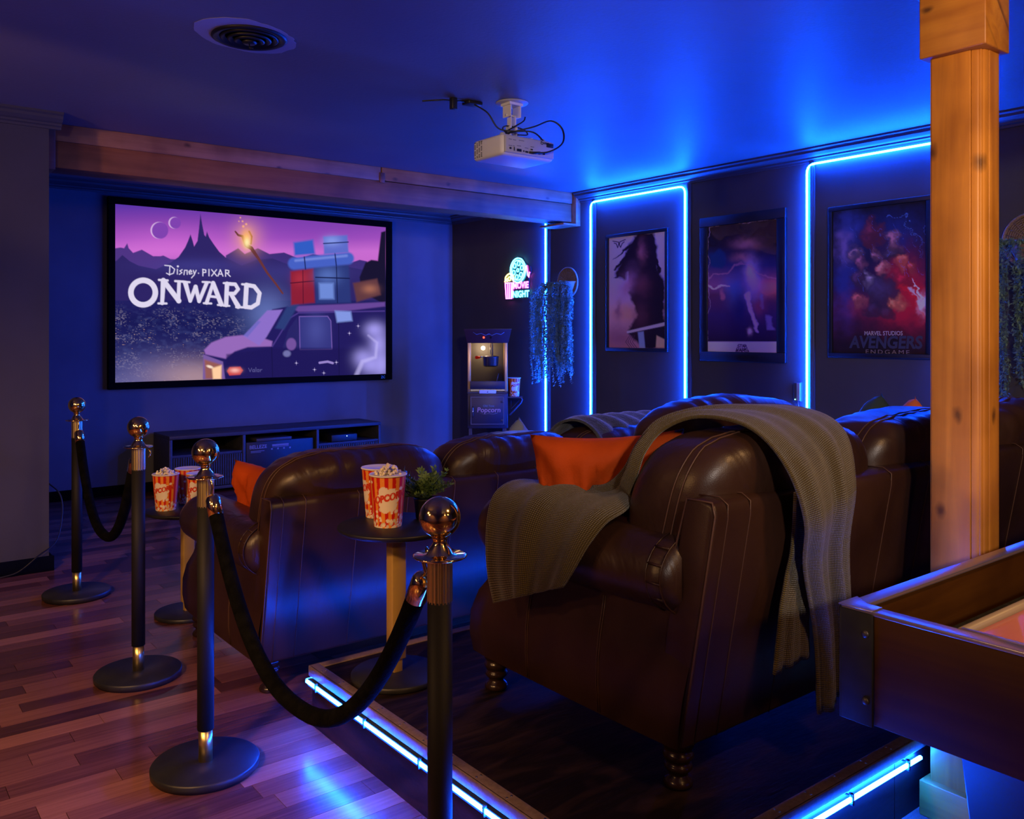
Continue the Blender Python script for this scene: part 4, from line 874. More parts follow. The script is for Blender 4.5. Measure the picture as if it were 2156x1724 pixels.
def paint1(q):
    q.vgrad([(320, (170, 160, 205)), (600, (150, 135, 190)), (800, (176, 140, 170)), (1030, (150, 100, 120))])
    q.glow((150, 500), 130, 160, (160, 155, 215), .6); q.glow((230, 820), 90, 60, (190, 130, 110), .8); q.glow((190, 960), 90, 60, (120, 70, 90), .7)
    D = (24, 16, 34)
    q.poly([(270, 350), (330, 320), (400, 325), (412, 420), (425, 560), (465, 600), (470, 1030), (350, 1030), (240, 930), (290, 820), (250, 690), (240, 560), (215, 600), (160, 600), (200, 500), (230, 430)], D, 1, 9)
    for a in ([(280, 380), (220, 430), (175, 470), (150, 490)], [(270, 460), (200, 540), (170, 600), (150, 600)], [(260, 420), (190, 520), (165, 560)], [(410, 480), (425, 520), (418, 580)]): q.line(a, [22, 14, 8, 3][:len(a)], D, 1, 3)
    q.glow((330, 430), 22, 60, (150, 90, 110), .75); q.glow((240, 640), 42, 90, (150, 104, 150), .9, .35); q.glow((330, 640), 50, 60, (120, 66, 90), .5); q.glow((310, 830), 60, 90, (90, 50, 66), .6); q.glow((180, 800), 22, 60, (120, 76, 110), .8)
    q.x, q.y = q.x0, q.y0
    q.line([(240, 930), (466, 880)], [16, 22], (170, 160, 190), .9, 3); q.line([(240, 938), (466, 893)], 3, (60, 50, 80)); q.poly([(300, 930), (335, 925), (345, 1028), (310, 1028)], (120, 140, 190), .9, 4); q.poly([(415, 950), (466, 975), (466, 1026), (410, 1024)], (180, 150, 130), .9, 4)
    for k in range(4): q.line([(250+k*10, 950), (225+k*14, 990), (250+k*14, 1024)], 4, (70, 44, 70), .9)
    K = (30, 20, 40); q.x, q.y = q.x0, q.y0
    for s_ in ([(147, 372), (182, 378), (184, 392)], [(223, 362), (190, 376), (186, 392)], [(155, 384), (168, 388), (176, 412), (184, 388), (194, 410), (204, 386), (216, 376)]): q.line(s_, 5.5, K, 1, 1.6)
def paint2(q):
    q.x, wx_ = q.x0, q.x; q.y, wy_ = q.y0, q.y
    q.vgrad([(230, (16, 12, 20)), (400, (26, 22, 36)), (520, (34, 34, 84)), (640, (104, 60, 104)), (700, (70, 36, 66)), (820, (44, 28, 74)), (960, (34, 20, 50)), (985, (30, 18, 44)), (992, (160, 140, 180)), (1070, (150, 130, 170))])
    q.x, q.y = wx_, wy_
    q.ell((785, 480), 48, 56, (20, 40, 84), .9, 8); q.glow((1100, 650), 90, 50, (200, 100, 96), .7); q.glow((960, 390), 80, 34, (150, 100, 110), .6); q.glow((945, 480), 60, 24, (170, 110, 110), .5); q.glow((1010, 640), 60, 120, (120, 110, 180), .6); q.glow((900, 660), 60, 90, (50, 80, 150), .8)
    q.line([(735, 650), (870, 655)], [14, 6], (205, 150, 190), .9, 4); q.glow((1000, 560), 36, 70, (180, 160, 215), .7); q.line([(975, 690), (1000, 800), (1030, 930)], [34, 26, 14], (160, 130, 190), .9, 6); q.line([(1060, 700), (1075, 780)], [24, 12], (90, 90, 150), .7, 6)
    q.glow((930, 780), 40, 80, (26, 30, 80), .8); q.ell((820, 700), 15, 26, (150, 84, 110), .6, 6); q.glow((1050, 770), 40, 60, (120, 50, 70), .7); q.poly([(1090, 830), (1128, 835), (1132, 920), (1088, 915)], (96, 80, 140), .8, 6); q.glow((992, 935), 12, 20, (200, 160, 180), .9)
    for a, w_ in (([(735, 600), (850, 560), (900, 520), (990, 510)], 6), ([(990, 510), (1060, 570), (1165, 605)], 6)): q.line(a, w_, (150, 100, 130), .7, 4)
    q.line([(733, 280), (733, 1060)], 2, (150, 130, 160), .8); q.line([(1176, 240), (1176, 1068)], 2, (150, 130, 160), .8); q.line([(733, 280), (1176, 232)], 2, (150, 130, 160), .8)
    K = (44, 28, 50); q.x, q.y = q.x0, q.y0
    # STAR WARS, widening towards the foot
    def glyphs(word, y0, y1, xa, xb, xc, xd, w_):
        S = {'S': [[(1, 0), (0, 0), (0, .5), (1, .5), (1, 1), (0, 1)]], 'T': [[(0, 0), (1, 0)], [(.5, 0), (.5, 1)]], 'A': [[(0, 1), (.5, 0), (1, 1)], [(.2, .65), (.8, .65)]], 'R': [[(0, 1), (0, 0), (1, .1), (1, .45), (0, .5)], [(.4, .5), (1, 1)]], 'W': [[(0, 0), (.25, 1), (.5, .3), (.75, 1), (1, 0)]]}
        n = len(word)
        for i, ch in enumerate(word):
            for st in S[ch]:
                P = []
                for gx, gy in st:
                    f = (i+.12+gx*.76)/n; y = y0+(y1-y0)*gy; P.append(((xa+(xb-xa)*f)*(1-gy)+(xc+(xd-xc)*f)*gy, y))
                q.line(P, w_, K, 1, 1.5)
    glyphs('STAR', 1006, 1024, 918, 966, 910, 974, 5); glyphs('WARS', 1030, 1050, 908, 976, 898, 986, 6)
def paint3(q):
    q.vgrad([(90, (14, 12, 26)), (300, (18, 22, 50)), (600, (30, 24, 60)), (800, (60, 24, 50)), (1080, (14, 12, 16))])
    q.glow((1600, 300), 70, 120, (40, 56, 130), .8); q.glow((1900, 300), 120, 120, (24, 40, 104), .7); q.glow((1560, 420), 50, 90, (130, 110, 180), .5); q.glow((1560, 640), 60, 200, (30, 50, 130), .7)
    q.glow((1980, 700), 120, 180, (170, 24, 40), .85); q.glow((1900, 820), 150, 70, (150, 24, 44), .7); q.glow((1650, 760), 90, 60, (120, 40, 60), .7); q.glow((1900, 560), 80, 120, (130, 30, 46), .7)
    rg = random.Random(6)
    for c, rx, ry, col in (((1745, 330), 72, 88, (70, 30, 44)), ((1860, 370), 36, 56, (96, 66, 80)), ((1860, 440), 60, 40, (40, 34, 50)), ((1675, 520), 34, 46, (96, 60, 80)), ((1765, 450), 26, 40, (96, 66, 76)), ((1640, 450), 20, 34, (84, 66, 84)), ((1920, 490), 44, 50, (150, 70, 60)), ((2000, 530), 28, 50, (120, 50, 50)), ((1810, 545), 36, 56, (140, 84, 84)), ((1800, 690), 110, 100, (38, 34, 56)), ((1920, 600), 60, 70, (110, 24, 40)), ((1650, 600), 50, 50, (50, 36, 60)), ((1720, 600), 24, 34, (90, 84, 104)), ((1650, 740), 40, 40, (110, 60, 66)), ((1880, 740), 50, 40, (150, 80, 60)), ((1740, 790), 60, 50, (36, 28, 50)), ((1830, 800), 60, 50, (44, 28, 46))):
        q.ell(c, rx, ry, col, .8, 14); q.glow((c[0]-rx*.3, c[1]-ry*.3), rx*.5, ry*.4, tuple(min(255, int(x*1.9)) for x in col), .55)
    for i in range(26):
        a = rg.uniform(.8, 1.3); x, y = rg.uniform(1520, 2080), rg.uniform(180, 560); l = rg.uniform(30, 120); q.line([(x, y), (x+l*math.cos(a), y+l*math.sin(a))], 2, (70, 100, 190), .5)
    q.line([(1850, 200), (1970, 190), (1975, 320), (2060, 380)], 4, (70, 110, 190), .6); q.line([(1980, 620), (2065, 760)], [5, 16], (235, 235, 255), 1, 4); q.glow((2050, 750), 26, 50, (245, 225, 250), .8); q.line([(1900, 640), (2000, 700), (2075, 850)], [30, 40, 20], (180, 30, 44), .6, 9); q.line([(1960, 660), (2040, 740)], 14, (220, 210, 230), .5, 6)
    q.glow((1800, 1010), 260, 46, (14, 12, 16), .95)
    q.poly([(1700, 852), (1745, 850), (1790, 848), (1795, 868), (1745, 872)], (150, 30, 44), .0)
f3 = lambda t, size, col, sx=1, **k: None
poster('framed_poster', 'narrow framed film poster with a pale lavender sky and dark shape', 5.271, 4.586, .0+1.32-35.5*7.27/1831, 1.32+215*7.07/1831, .028, paint1, gain=2.2)
poster('framed_poster', 'framed film poster in purple with a wide dark mat and glossy warped glazing', 4.265, 3.523, 1.32-56*6.53/1831, 1.32+242.3*6.54/1831, .07, paint2, bumpy=True, gain=3.4)
tp3 = poster('framed_poster', 'framed film poster in red and navy beside the wooden post', 3.20, 2.525, 1.32-48.5*5.73/1831, 1.32+264*5.73/1831, .03, paint3, gain=2.4, warp=120)
# lettering of the third poster
ink = mat('pale_ink', (.55, .5, .6), .6); ink2 = mat('steel_blue_ink', (.05, .06, .12), .5); ink3 = mat('dull_ink', (.3, .25, .25), .6); inkr = mat('red_ink', (.45, .03, .04), .6)
def on3(cy, cz, sx=1.0): return lambda x, y: (-.0153, cy-x*sx, cz+y)
zc = lambda zy, d: 0
text_obj('print_title', 'MARVEL STUDIOS', .037, ink, on3(-.035, -.334, .85), tp3, bold=.0006)
text_obj('print_title', 'AVENGERS', .105, ink2, on3(-.045, -.392, .92), tp3, bold=.0035, shear=.1)
text_obj('print_title', 'ENDGAME', .037, ink3, on3(-.06, -.450, 1.35), tp3, space=1.35)
# ---------------------------------------------------------------- neon sign
ng = thing('neon_sign', 'glowing neon film night sign with reel and popcorn tub above the popcorn cart', 'sign', (XR, 6.475, 1.84))
acr = mat('clear_backboard', (.02, .04, .06), .1)
def cir(cy, cz, r, n=28, a0=0, a1=2*PI): return [(-.022, cy-r*math.cos(a0+(a1-a0)*k/n), cz+r*math.sin(a0+(a1-a0)*k/n)) for k in range(n+1)]
# sign plane: local -y is the viewer's right
cy_ = mat('cyan_neon', (.1, .1, .1), .5, emit=(.08, .75, 1), es=9); mg = mat('magenta_neon', (.1, .1, .1), .5, emit=(1, .10, .75), es=9); ye = mat('yellow_neon', (.1, .1, .1), .5, emit=(1, .75, .12), es=8)
back = [(-.008, .19, -.19), (-.008, -.16, -.19), (-.008, -.17, .02), (-.008, -.20, .06), (-.008, -.19, .11), (-.008, -.12, .14), (-.008, -.06, .20), (-.008, .0, .21), (-.008, .07, .18), (-.008, .10, .09), (-.008, .19, .04), (-.008, .20, -.03)]
mbk = MB(); n = len(back); mbk.add(back+[(x-.006, y, z) for x, y, z in back], [tuple(range(n)), tuple(range(n, 2*n))[::-1]]+[(i, (i+1) % n, n+(i+1) % n, n+i) for i in range(n)]); mbk.build('backboard', acr, ng)
tu = MB(); tu.tube(cir(-.01, .085, .115), .0065, 6, closed=False)
for k in range(6): tu.tube(cir(-.01-.065*math.cos(k*PI/3+.3), .085+.065*math.sin(k*PI/3+.3), .022, 10), .005, 5)
tu.tube(cir(-.01, .085, .016, 8), .005, 5); tu.tube(cir(-.01, .085, .095), .005, 6); tu.build('reel_tube', cy_, ng)
tu = MB(); tu.tube([(-.022, -.12, .06), (-.022, -.145, .12), (-.022, -.16, .03), (-.022, -.175, .01), (-.022, -.185, .06)], .006, 6)
tu.tube([(-.022, .185, -.03), (-.022, .17, -.18), (-.022, .085, -.18), (-.022, .065, -.03), (-.022, .185, -.03)], .006, 6)
for k in (.04, .07, .10): tu.tube([(-.022, .185-k, -.03), (-.022, .178-k*.85, -.18)], .0055, 6)
tu.build('tub_tube', mg, ng)
tu = MB(); tu.tube([(-.022, .19, -.02), (-.022, .18, .03), (-.022, .15, .05), (-.022, .12, .06), (-.022, .09, .05), (-.022, .06, .03), (-.022, .06, -.02)], .006, 6); tu.tube(cir(.12, .01, .02, 8), .005, 5); tu.tube(cir(.155, .0, .014, 8), .005, 5); tu.build('popcorn_tube', ye, ng)
text_obj('word_tube', 'MOVIE', .085, mg, lambda x, y: (-.0225, -.055-x*.93, -.062+y), ng, bold=.003)
text_obj('word_tube', 'NIGHT', .085, cy_, lambda x, y: (-.0225, -.055-x*.96, -.145+y), ng, bold=.003)
# ---------------------------------------------------------------- popcorn cart, turned to the seats
pc = thing('popcorn_machine', 'old fashioned popcorn cart with a lit glass case in the corner', 'popcorn machine', (4.66, 6.30, 0), math.radians(-36))
hw, dp = .182, .34
MB().box(-hw, hw, 0, dp, .47, .785).build('cabinet', M['cart'], pc, bevel=.004)
for x in (-hw+.012, hw-.04):
    for y_ in (.012, dp-.04): MB().box(x, x+.028, y_, y_+.028, 0, .47).build('leg', M['cart'], pc)
MB().box(-hw+.01, hw-.01, .01, dp-.01, .16, .175).build('shelf', M['cart'], pc)
dr = MB().box(-hw+.02, hw-.025, -.008, .001, .495, .765).build('door', M['cart'], pc, bevel=.002)
MB().tube([(-hw+.05, -.010, .575), (-hw+.05, -.03, .585), (-hw+.05, -.03, .655), (-hw+.05, -.010, .665)], .005, 8).build('handle', M['steel'], dr)
ol = mat('gold_pinstripe', (.25, .2, .15), .5)
e_ = MB()
for z in (.508, .750): e_.box(-hw+.035, hw-.04, -.0092, -.008, z, z+.003)
for x in (-hw+.032, hw-.04): e_.box(x, x+.003, -.0092, -.008, .508, .753)
e_.build('pinstripe', ol, dr); MB().box(hw-.062, hw-.04, -.012, -.008, .53, .55).box(hw-.062, hw-.04, -.012, -.008, .70, .72).build('hinge', M['cart'], dr, bevel=.001)
text_obj('lettering', 'Popcorn', .062, mat('pink_cream_paint', (.55, .3, .28), .5), lambda x, y: (.01+x, -.0095, .635+y), dr, bold=.001, shear=.1); text_obj('lettering', "Old Time", .026, mat('blue_paint', (.1, .25, .35), .5), lambda x, y: (.01+x, -.0095, .672+y), dr)
sc2 = MB(); sc2.tube([(-.07, -.009, .61), (-.03, -.009, .598), (.01, -.009, .604), (.05, -.009, .598), (.09, -.009, .61)], .0018, 4); sc2.build('scroll', ol, dr)
MB().box(-hw+.002, hw-.002, -.012, dp, .785, .80).build('case_floor', M['cart'], pc); MB().box(-.075, .075, -.016, -.01, .785, .815).build('drawer_plate', M['whitecard'], pc, bevel=.002); MB().lathe([(0, 0), (.006, 0), (.004, .008)], (0, -.02, .795), 10).build('plate_knob', M['black'], pc)
for x in (-hw+.002, hw-.030):
    for y_ in (0, dp-.03): MB().box(x, x+.028, y_, y_+.028, .80, 1.24).build('corner_post', M['goldm'], pc, bevel=.003)
MB().box(-hw+.03, hw-.03, .004, .007, .90, 1.235).build('glass_pane', M['glass'], pc); MB().box(-hw+.003, -hw+.006, .03, dp-.03, .80, 1.235).build('glass_pane', M['glass'], pc); MB().box(hw-.006, hw-.003, .03, dp-.03, .80, 1.235).build('glass_pane', M['glass'], pc)
MB().box(-hw+.03, hw-.03, dp-.01, dp-.005, .80, 1.235).build('back_panel', mat('case_back', (.10, .085, .07), .5), pc)
MB().tube([(-hw+.012, -.006, .81), (-hw+.012, -.006, .82)], .003).box(-hw+.025, hw-.025, -.016, -.004, .825, .895).build('flap', M['cart'], pc, bevel=.003); MB().box(-hw+.03, hw-.03, -.006, .0, .806, .822).build('flap_rail', M['steel'], pc)
MB().lathe([(0, .0), (.058, .0), (.07, .012), (.075, .085), (.079, .088), (.079, .094), (.04, .10), (0, .102)], (.03, .17, 1.02), 32).build('kettle', M['steel'], pc)
MB().tube([(.03, .17, 1.12), (.03, .17, 1.24)], .007).box(.04, .052, .14, .2, 1.12, 1.24).build('kettle_hanger', M['steel'], pc)
MB().tube([(-.03, .13, 1.115), (-.075, .09, 1.108)], .006).build('kettle_arm', M['steel'], pc); MB().tube([(-.072, .092, 1.108), (-.105, .066, 1.106)], [.012, .014], 10).build('kettle_knob', mat('red_knob', (.7, .02, .01), .3, emit=(.5, .01, .0), es=.3), pc)
MB().tube([(.07, .10, .82), (.10, .09, .96)], .004).build('scoop_handle', M['steel'], pc)
o = MB(); heap(o, .13, .80, 160, .05, random.Random(21)); o2 = o.build('popcorn', kern); o2.location = (4.66, 6.30, 0); o2.rotation_euler = (0, 0, math.radians(-36))
for v_ in o2.data.vertices: v_.co.y += .17
tag(o2, 'popcorn lying on the floor of the lit glass case', 'popcorn', kind='stuff')
# marquee: flares outward and upward
z0, z1 = 1.24, 1.365; a_, b_ = hw+.004, hw+.030
mq = MB(); mq.add([(-a_, -.004, z0), (a_, -.004, z0), (a_, dp+.004, z0), (-a_, dp+.004, z0), (-b_, -.03, z1-.012), (b_, -.03, z1-.012), (b_, dp+.02, z1-.012), (-b_, dp+.02, z1-.012), (-b_-.004, -.034, z1), (b_+.004, -.034, z1), (b_+.004, dp+.02, z1), (-b_-.004, dp+.02, z1)],
    [(0, 3, 2, 1), (8, 9, 10, 11)]+[(i, (i+1) % 4, 4+(i+1) % 4, 4+i) for i in range(4)]+[(4+i, 4+(i+1) % 4, 8+(i+1) % 4, 8+i) for i in range(4)]); mq.build('marquee', M['cartred'], pc, bevel=.002)
def onm(x, z): t_ = (z-z0)/(z1-z0); return (x, -.004-.029*t_-.003, z)
MB().tube([onm(-.13, 1.335), onm(-.10, 1.315), onm(-.06, 1.325), onm(-.02, 1.308), onm(.02, 1.322)], .002, 4).tube([onm(.15, 1.335), onm(.12, 1.315), onm(.08, 1.325), onm(.04, 1.308), onm(.0, 1.322)], .002, 4).build('marquee_scroll', mat('blue_scroll', (.15, .3, .45), .5), pc)
lm = MB().lathe([(0, 0), (.009, 0), (.009, .004), (0, .008)], (0, 0, 0), 12); lm.v = [onm(-.035+x, 1.288+y) if 1 else 0 for x, y, z in lm.v]; lm.v = [(x, y-.002, z) for x, y, z in lm.v]; lm.build('lamp_switch', mat('red_lamp', (.5, .02, .02), .3, emit=(1, .05, .02), es=5), pc)
lm = MB().lathe([(0, 0), (.009, 0), (.009, .004), (0, .008)], (0, 0, 0), 12); lm.v = [onm(.03+x, 1.288+y) for x, y, z in lm.v]; lm.build('switch', M['black'], pc)
# bracket tray on the right side
MB().box(hw, hw+.135, .02, .22, .742, .752).tube([(hw+.004, .03, .745), (hw+.12, .03, .742), (hw+.13, .03, .725), (hw+.12, .03, .70), (hw+.02, .03, .59), (hw+.004, .03, .59)], .009, 6).tube([(hw+.03, .03, .72), (hw+.105, .03, .72), (hw+.03, .03, .64), (hw+.03, .03, .72)], .005, 6).build('tray', M['cart'], pc)
ca, sa = math.cos(math.radians(-36)), math.sin(math.radians(-36)); lx, ly = hw+.062, .10
bucket((4.66+ca*lx-sa*ly, 6.30+sa*lx+ca*ly, .753), FC, 'striped popcorn bucket standing on the cart tray', 'striped popcorn buckets')
cl = bpy.data.lights.new('case_lamp', 'POINT'); cl.energy = 2.2; cl.color = (1, .72, .45); cl.shadow_soft_size = .02; o = bpy.data.objects.new('case_lamp', cl); COL.objects.link(o); o.location = (4.66+ca*(-.04)-sa*.2, 6.30+sa*(-.04)+ca*.2, 1.19)
# ---------------------------------------------------------------- media console
cn = thing('media_console', 'low dark media console with slatted doors under the screen', 'cabinet', (2.13, 7.15, 0))
cm = noisy(mat('dark_console', rough=.5), (.028, .03, .038), (.042, .044, .055), scale=(1, 6, 6), ns=4, bump=.05)
CW, CD, CH = 1.92, .43, .50
MB().box(0, CW, 0, CD, CH-.03, CH).build('console_top', cm, cn, bevel=.003); MB().box(0, CW, 0, CD, .04, .065).build('bottom_board', cm, cn, bevel=.002)
for x in (0, .60, 1.27, CW-.025): MB().box(x, x+.025, .002, CD, .065 if 0 < x < 1.8 else 0, CH-.03).build('upright', cm, cn, bevel=.002)
MB().box(.02, CW-.02, CD-.012, CD-.002, .06, CH-.03).build('back_panel', M['void'], cn)
for x0, x1 in ((.025, .60), (1.295, CW-.025)):
    MB().box(x0, x1, .01, CD-.02, .325, .342).build('shelf', cm, cn)
    d_ = MB().box(x0+.004, x1-.004, .012, .02, .07, .322).build('door', cm, cn)
    sl = MB(); k = x0+.008
    while k < x1-.012: sl.box(k, k+.010, .002, .012, .072, .32); k += .019
    sl.build('slats', cm, d_)
MB().box(.64, 1.255, .03, .30, .07, .40).build('heater_box', M['black'], cn, bevel=.004)
fp = [o for o in cn.children if o.name.startswith('heater_box')][0]
text_obj('lettering', 'BELLEZE', .042, mat('grey_print', (.25, .27, .32), .5), lambda x, y: (.745+x, .0285, .355+y), fp, bold=.0008)
gp = mat('grey_label', (.2, .22, .28), .5); lb = MB()
lb.box(.68, .80, .028, .0295, .318, .323).box(.68, .77, .028, .0295, .308, .312).box(.87, 1.02, .028, .0295, .352, .368).box(.87, 1.02, .028, .0295, .343, .347)
for q in range(4): lb.box(.86+q*.055, .875+q*.055, .028, .0295, .322, .336)
lb.build('label_marks', gp, fp)
sb = thing('sound_receiver', 'slim dark media player lying on the box inside the console middle bay', 'electronics', (2.13+.95, 7.18, .405)); MB().box(-.22, .1, 0, .2, -.005, .02).build('case', M['trimdark'], sb, bevel=.003)
gb = thing('game_box', 'small dark console box with a white light on the right shelf of the cabinet', 'electronics', (2.13+1.55, 7.18, .342)); MB().box(-.12, .14, 0, .2, 0, .065).build('case', M['black'], gb, bevel=.006); MB().box(.03, .036, -.002, .001, .045, .05).build('status_light', mat('status_light', (1, 1, 1), .5, emit=(.6, .8, 1), es=6), gb)
# ---------------------------------------------------------------- ceiling projector
pj = thing('projector', 'white projector hung from the ceiling on a bracket with looping black cables', 'projector', (2.69, 3.50, 2.235))
MBx = MB()
def body(mb, x0, x1, y0, y1, z0, z1, r_=.02): return mb.box(x0, x1, y0, y1, z0, z1)
MB().box(0, .315, .012, .245, 0, .118).build('body', M['white'], pj, bevel=.022, seg=4)
pb = [o for o in pj.children if o.name.startswith('body')][0]
MB().box(.012, .303, .002, .016, .014, .106).build('rear_panel', M['grey'], pj, bevel=.004)
MB().lathe([(.032, 0), (.036, .004), (.036, .03), (.028, .03), (.026, .012), (0, .012)], (0, 0, 0), 28).build('lens', M['black'], pj, loc=(.09, .235, .06)).rotation_euler = (-PI/2, 0, 0)
pt_ = MB()
for x, wdt, z, h in ((.035, .010, .032, .010), (.060, .004, .026, .02), (.078, .026, .026, .014), (.115, .006, .028, .008), (.128, .016, .026, .009), (.16, .012, .045, .006), (.16, .03, .027, .01), (.205, .012, .028, .010), (.235, .01, .03, .008)): pt_.box(x, x+wdt, -.0005, .003, z, z+h)
pt_.build('ports', M['black'], pj)
mk = MB()
for x, w_, z in ((.03, .018, .084), (.055, .018, .084), (.09, .03, .086), (.03, .02, .05), (.055, .01, .05), (.078, .024, .055), (.125, .02, .05), (.16, .02, .062)): mk.box(x, x+w_, .0008, .003, z, z+.003)
mk.build('port_marks', mat('grey_marks', (.15, .15, .18), .5), pj)
vt = MB()
for i in range(4):
    for j in range(13):
        if (i+j) % 5 != 4: vt.box(-.0008, .002, .165+i*.017, .165+i*.017+.010, .016+j*.007, .016+j*.007+.0035)
vt.build('vent_slots', M['black'], pj)
MB().lathe([(.014, 0), (.014, .012), (.01, .018), (0, .018)], (.04, .06, .116), 16).build('foot', M['grey'], pj); MB().lathe([(.014, 0), (.014, .012), (.01, .018), (0, .018)], (.28, .06, .116), 16).build('foot', M['grey'], pj); MB().lathe([(.012, 0), (.012, .008), (0, .008)], (.15, .22, .116), 14).build('foot', M['grey'], pj)
text_obj('lettering', 'BenQ', .022, M['black'], lambda x, y: (.245-x, .0005, .094-y), pj, bold=.0006)
# bracket
MB().box(.08, .22, .10, .16, .118, .124).box(.08, .09, .06, .2, .124, .132).box(.21, .22, .06, .2, .124, .132).build('mount_plate', M['white'], pj); 
MB().box(.128, .134, .115, .15, .124, .20).box(.166, .172, .115, .15, .124, .20).tube([(.12, .132, .165), (.18, .132, .165)], .007, 8).build('lower_bracket', M['white'], pj)
MB().box(.134, .139, .118, .147, .185, .26).box(.161, .166, .118, .147, .185, .26).build('bracket_arm', M['white'], pj)
MB().box(.118, .123, .10, .16, .25, .335-.006).box(.177, .182, .10, .16, .25, .335-.006).box(.11, .19, .095, .165, .315, .329).tube([(.115, .132, .262), (.185, .132, .262)], .007, 8).build('ceiling_bracket', M['white'], pj)
MB().lathe([(0, .329), (.075, .329), (.078, .333), (.078, .3348), (0, .3348)], (.15, .13, 0), 32).build('ceiling_plate', M['grey'], pj)
kb = M['black']
cb = thing('projector_cables', 'black cables looping from the projector to a plug on the ceiling', 'cable', (2.69, 3.50, 2.235))
MB().tube(catmull([(.165, .0, .03), (.24, -.035, .04), (.32, -.04, .10), (.345, -.01, .19), (.30, .02, .235), (.22, .05, .195), (.14, .10, .165), (.09, .13, .15)], 6), .0045, 8).build('cable', kb, cb)
MB().tube([(.15, -.001, .03), (.17, -.004, .03), (.2, -.02, .033)], [.006, .007, .005], 8).build('plug', kb, cb)
MB().tube(catmull([(.28, .03, .10), (.20, .03, .155), (.12, .08, .16), (.06, .12, .175), (.02, .15, .26), (-.01, .22, .32)], 6), .004, 8).build('cable', kb, cb)
MB().tube(catmull([(.12, .10, .14), (.08, .11, .17), (.12, .13, .20), (.20, .11, .19), (.22, .10, .16), (.16, .10, .15)], 6), .0035, 8).build('cable', kb, cb)
MB().tube(catmull([(.07, .11, .14), (.12, .09, .18), (.17, .07, .22), (.19, .08, .25)], 5), .004, 6).build('cable', kb, cb)
MB().box(.255, .30, .0, .03, .075, .10).build('plug', kb, cb, bevel=.003)
MB().box(-.05, .03, .20, .26, .315, .3349).build('socket_adapter', kb, cb, bevel=.004)
cc = thing('ceiling_cable_clip', 'small black bracket with a wire on the ceiling left of the projector', 'bracket', (2.56, 3.75, HC))
MB().tube([(-.16, .06, -.03), (-.05, .03, -.012), (.06, .0, -.01)], .004, 6).build('wire', kb, cc); MB().box(-.02, .012, -.01, .02, -.06, 0).build('bracket', kb, cc, bevel=.003)
for o_ in (pj, cb): o_.scale = (1.12, 1.12, .94)
# ---------------------------------------------------------------- wall charger box beside the tube, and its cord
wb = thing('wall_speaker', 'small black box with a pale light mounted beside the light tube', 'wall device', (XR, 3.43, .93)); MB().box(-.03, -.001, -.028, .030, -.065, .065).build('case', M['trimdark'], wb, bevel=.004); MB().box(-.034, -.029, -.026, .0, -.06, .06).build('face_plate', mat('pale_face', (.35, .4, .5), .3), wb, bevel=.002)
MB().box(-.036, -.033, .008, .014, -.055, -.049).build('status_light', mat('green_light', (.5, 1, .8), .5, emit=(.4, 1, .8), es=5), wb); MB().tube([(-.02, .0, -.065), (-.03, -.02, -.12), (-.03, -.07, -.18), (-.03, -.1, -.25)], .002, 5).build('cord', M['grey'], wb)
# thin cable behind the grey wall end
o = MB().tube(catmull([(.70, 5.36, .012), (.80, 5.36, .03), (.90, 5.37, .10), (1.0, 5.42, .16), (1.045, 5.5, .30), (1.04, 5.55, .40), (.99, 5.6, .46)], 6), .004, 6).build('thin_cable', M['black']); tag(o, 'thin black cable curling around the grey wall end', 'cable')
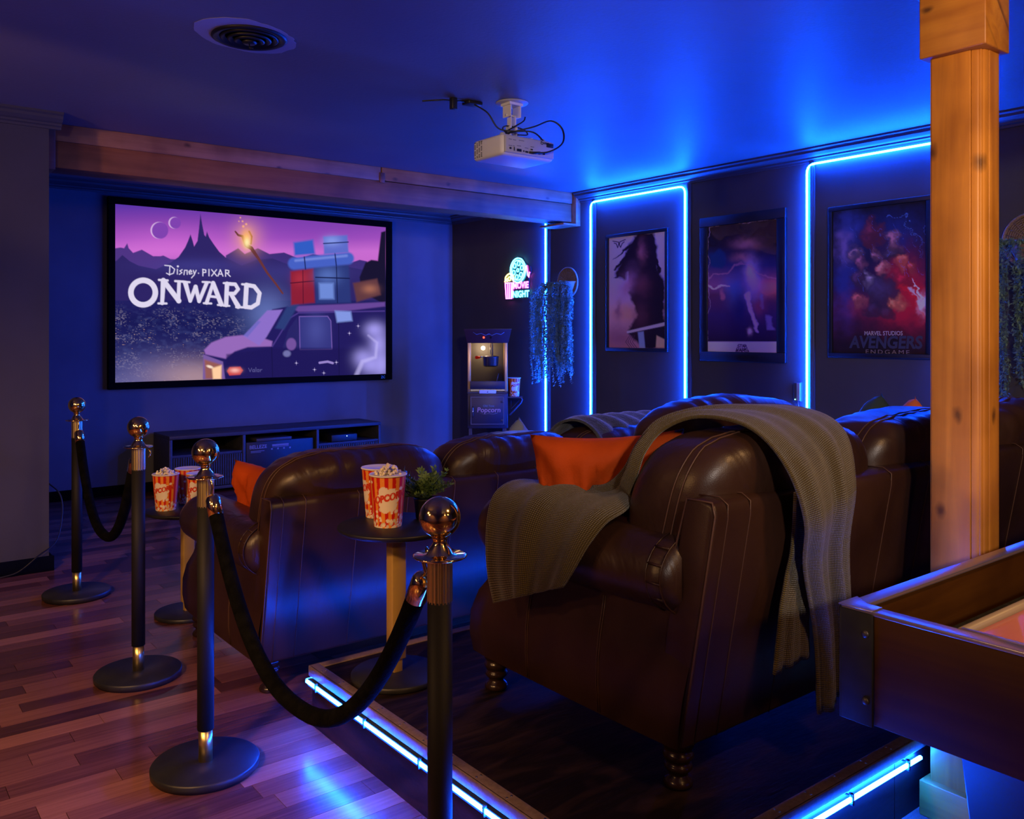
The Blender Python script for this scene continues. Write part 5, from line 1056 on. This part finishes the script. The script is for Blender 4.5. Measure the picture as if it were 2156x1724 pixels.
# ---------------------------------------------------------------- shuffleboard table
TX, TY, TZ = 1.526, .918, .80; TLn, TWd, TH_ = 2.6, .74, .208
tb_ = thing('shuffleboard_table', 'wooden shuffleboard table with black corner brackets in the right foreground', 'table', (TX, TY, TZ))
tw = wood('walnut_rail', (.042, .013, .001), (.07, .024, .0018), (.02, .008, .001), 'x', .6, knots=False); tw2 = wood('walnut_end', (.042, .013, .001), (.07, .024, .0018), (.02, .008, .001), 'y', .6, knots=False)
for w_ in (tw, tw2): w_.node_tree.nodes['Principled BSDF'].inputs['Specular IOR Level'].default_value = .12
MB().box(0, .022, -TWd+.022, -.022, -TH_, -.004).build('end_panel', tw2, tb_, bevel=.002); MB().box(TLn-.022, TLn, -TWd, 0, -TH_, -.004).build('end_panel', tw2, tb_)
MB().box(.0, TLn, -.022, 0, -TH_, -.004).build('side_panel', tw, tb_, bevel=.002); MB().box(0, TLn, -TWd, -TWd+.022, -TH_, -.004).build('side_panel', tw, tb_, bevel=.002)
br = noisy(mat('black_bracket', rough=.6, spec=.15), (.014, .012, .011), (.02, .018, .016), ns=30)
rim_ = mat('rail_cap', (.42, .38, .40), .3, .85)
for x0, x1, y0, y1 in ((-.004, .030, -TWd-.002, .002), (.030, TLn, -.030, .004), (.030, TLn, -TWd-.004, -TWd+.03)): MB().box(x0, x1, y0, y1, -.004, .004).build('rail_cap', rim_, tb_, bevel=.0015)
MB().box(-.006, .0, -.062, .003, -TH_-.003, -.001).box(-.006, .062, .0, .006, -TH_-.003, -.001).build('corner_bracket', br, tb_, bevel=.002)
MB().box(-.006, .0, -TWd-.003, -TWd+.062, -TH_-.003, -.001).build('corner_bracket', br, tb_, bevel=.002)
MB().prism([(-.007, .007), (.06, .007), (.032, -.03), (.03, -.062), (-.007, -.062)], 'z', .0035, .0065).build('corner_plate', rim_, tb_, bevel=.001)
for z in (-.04, -.165):
    o = MB().lathe([(.0075, 0), (.007, .002), (.003, .0035), (0, .0036)], (0, 0, 0), 16).build('bolt', mat('bolt_metal', (.07, .06, .055), .4, .6) if z == -.04 else bpy.data.materials['bolt_metal'], tb_, loc=(-.006, -.048, z)); o.rotation_euler = (0, -PI/2, 0)
gut = noisy(mat('black_gutter_carpet', rough=.9), (.012, .012, .01), (.03, .03, .026), ns=40, bump=.3, bscale=300)
MB().box(.022, TLn-.022, -TWd+.022, -.022, -.13, -.115).build('gutter', gut, tb_)
MB().box(.18, TLn-.18, -.60, -.14, -.115, -.055).build('playing_board', mat('red_board', (.55, .16, .13), .18, coat=.4), tb_, bevel=.003)
MB().tube([(.18, -.14, -.052), (TLn-.18, -.14, -.052)], .011, 8).tube([(.18, -.60, -.052), (.18, -.14, -.052)], .011, 8).build('board_edge', mat('tan_edge', (.28, .2, .12), .4), tb_)
for x in (.32, TLn-.5): MB().prism([(x-.13, -TH_+.002), (x+.30, -TH_+.002), (x+.20, -.80), (x+.02, -.80)], 'y', -.62, -.12).build('leg', M['black'], tb_, bevel=.004)
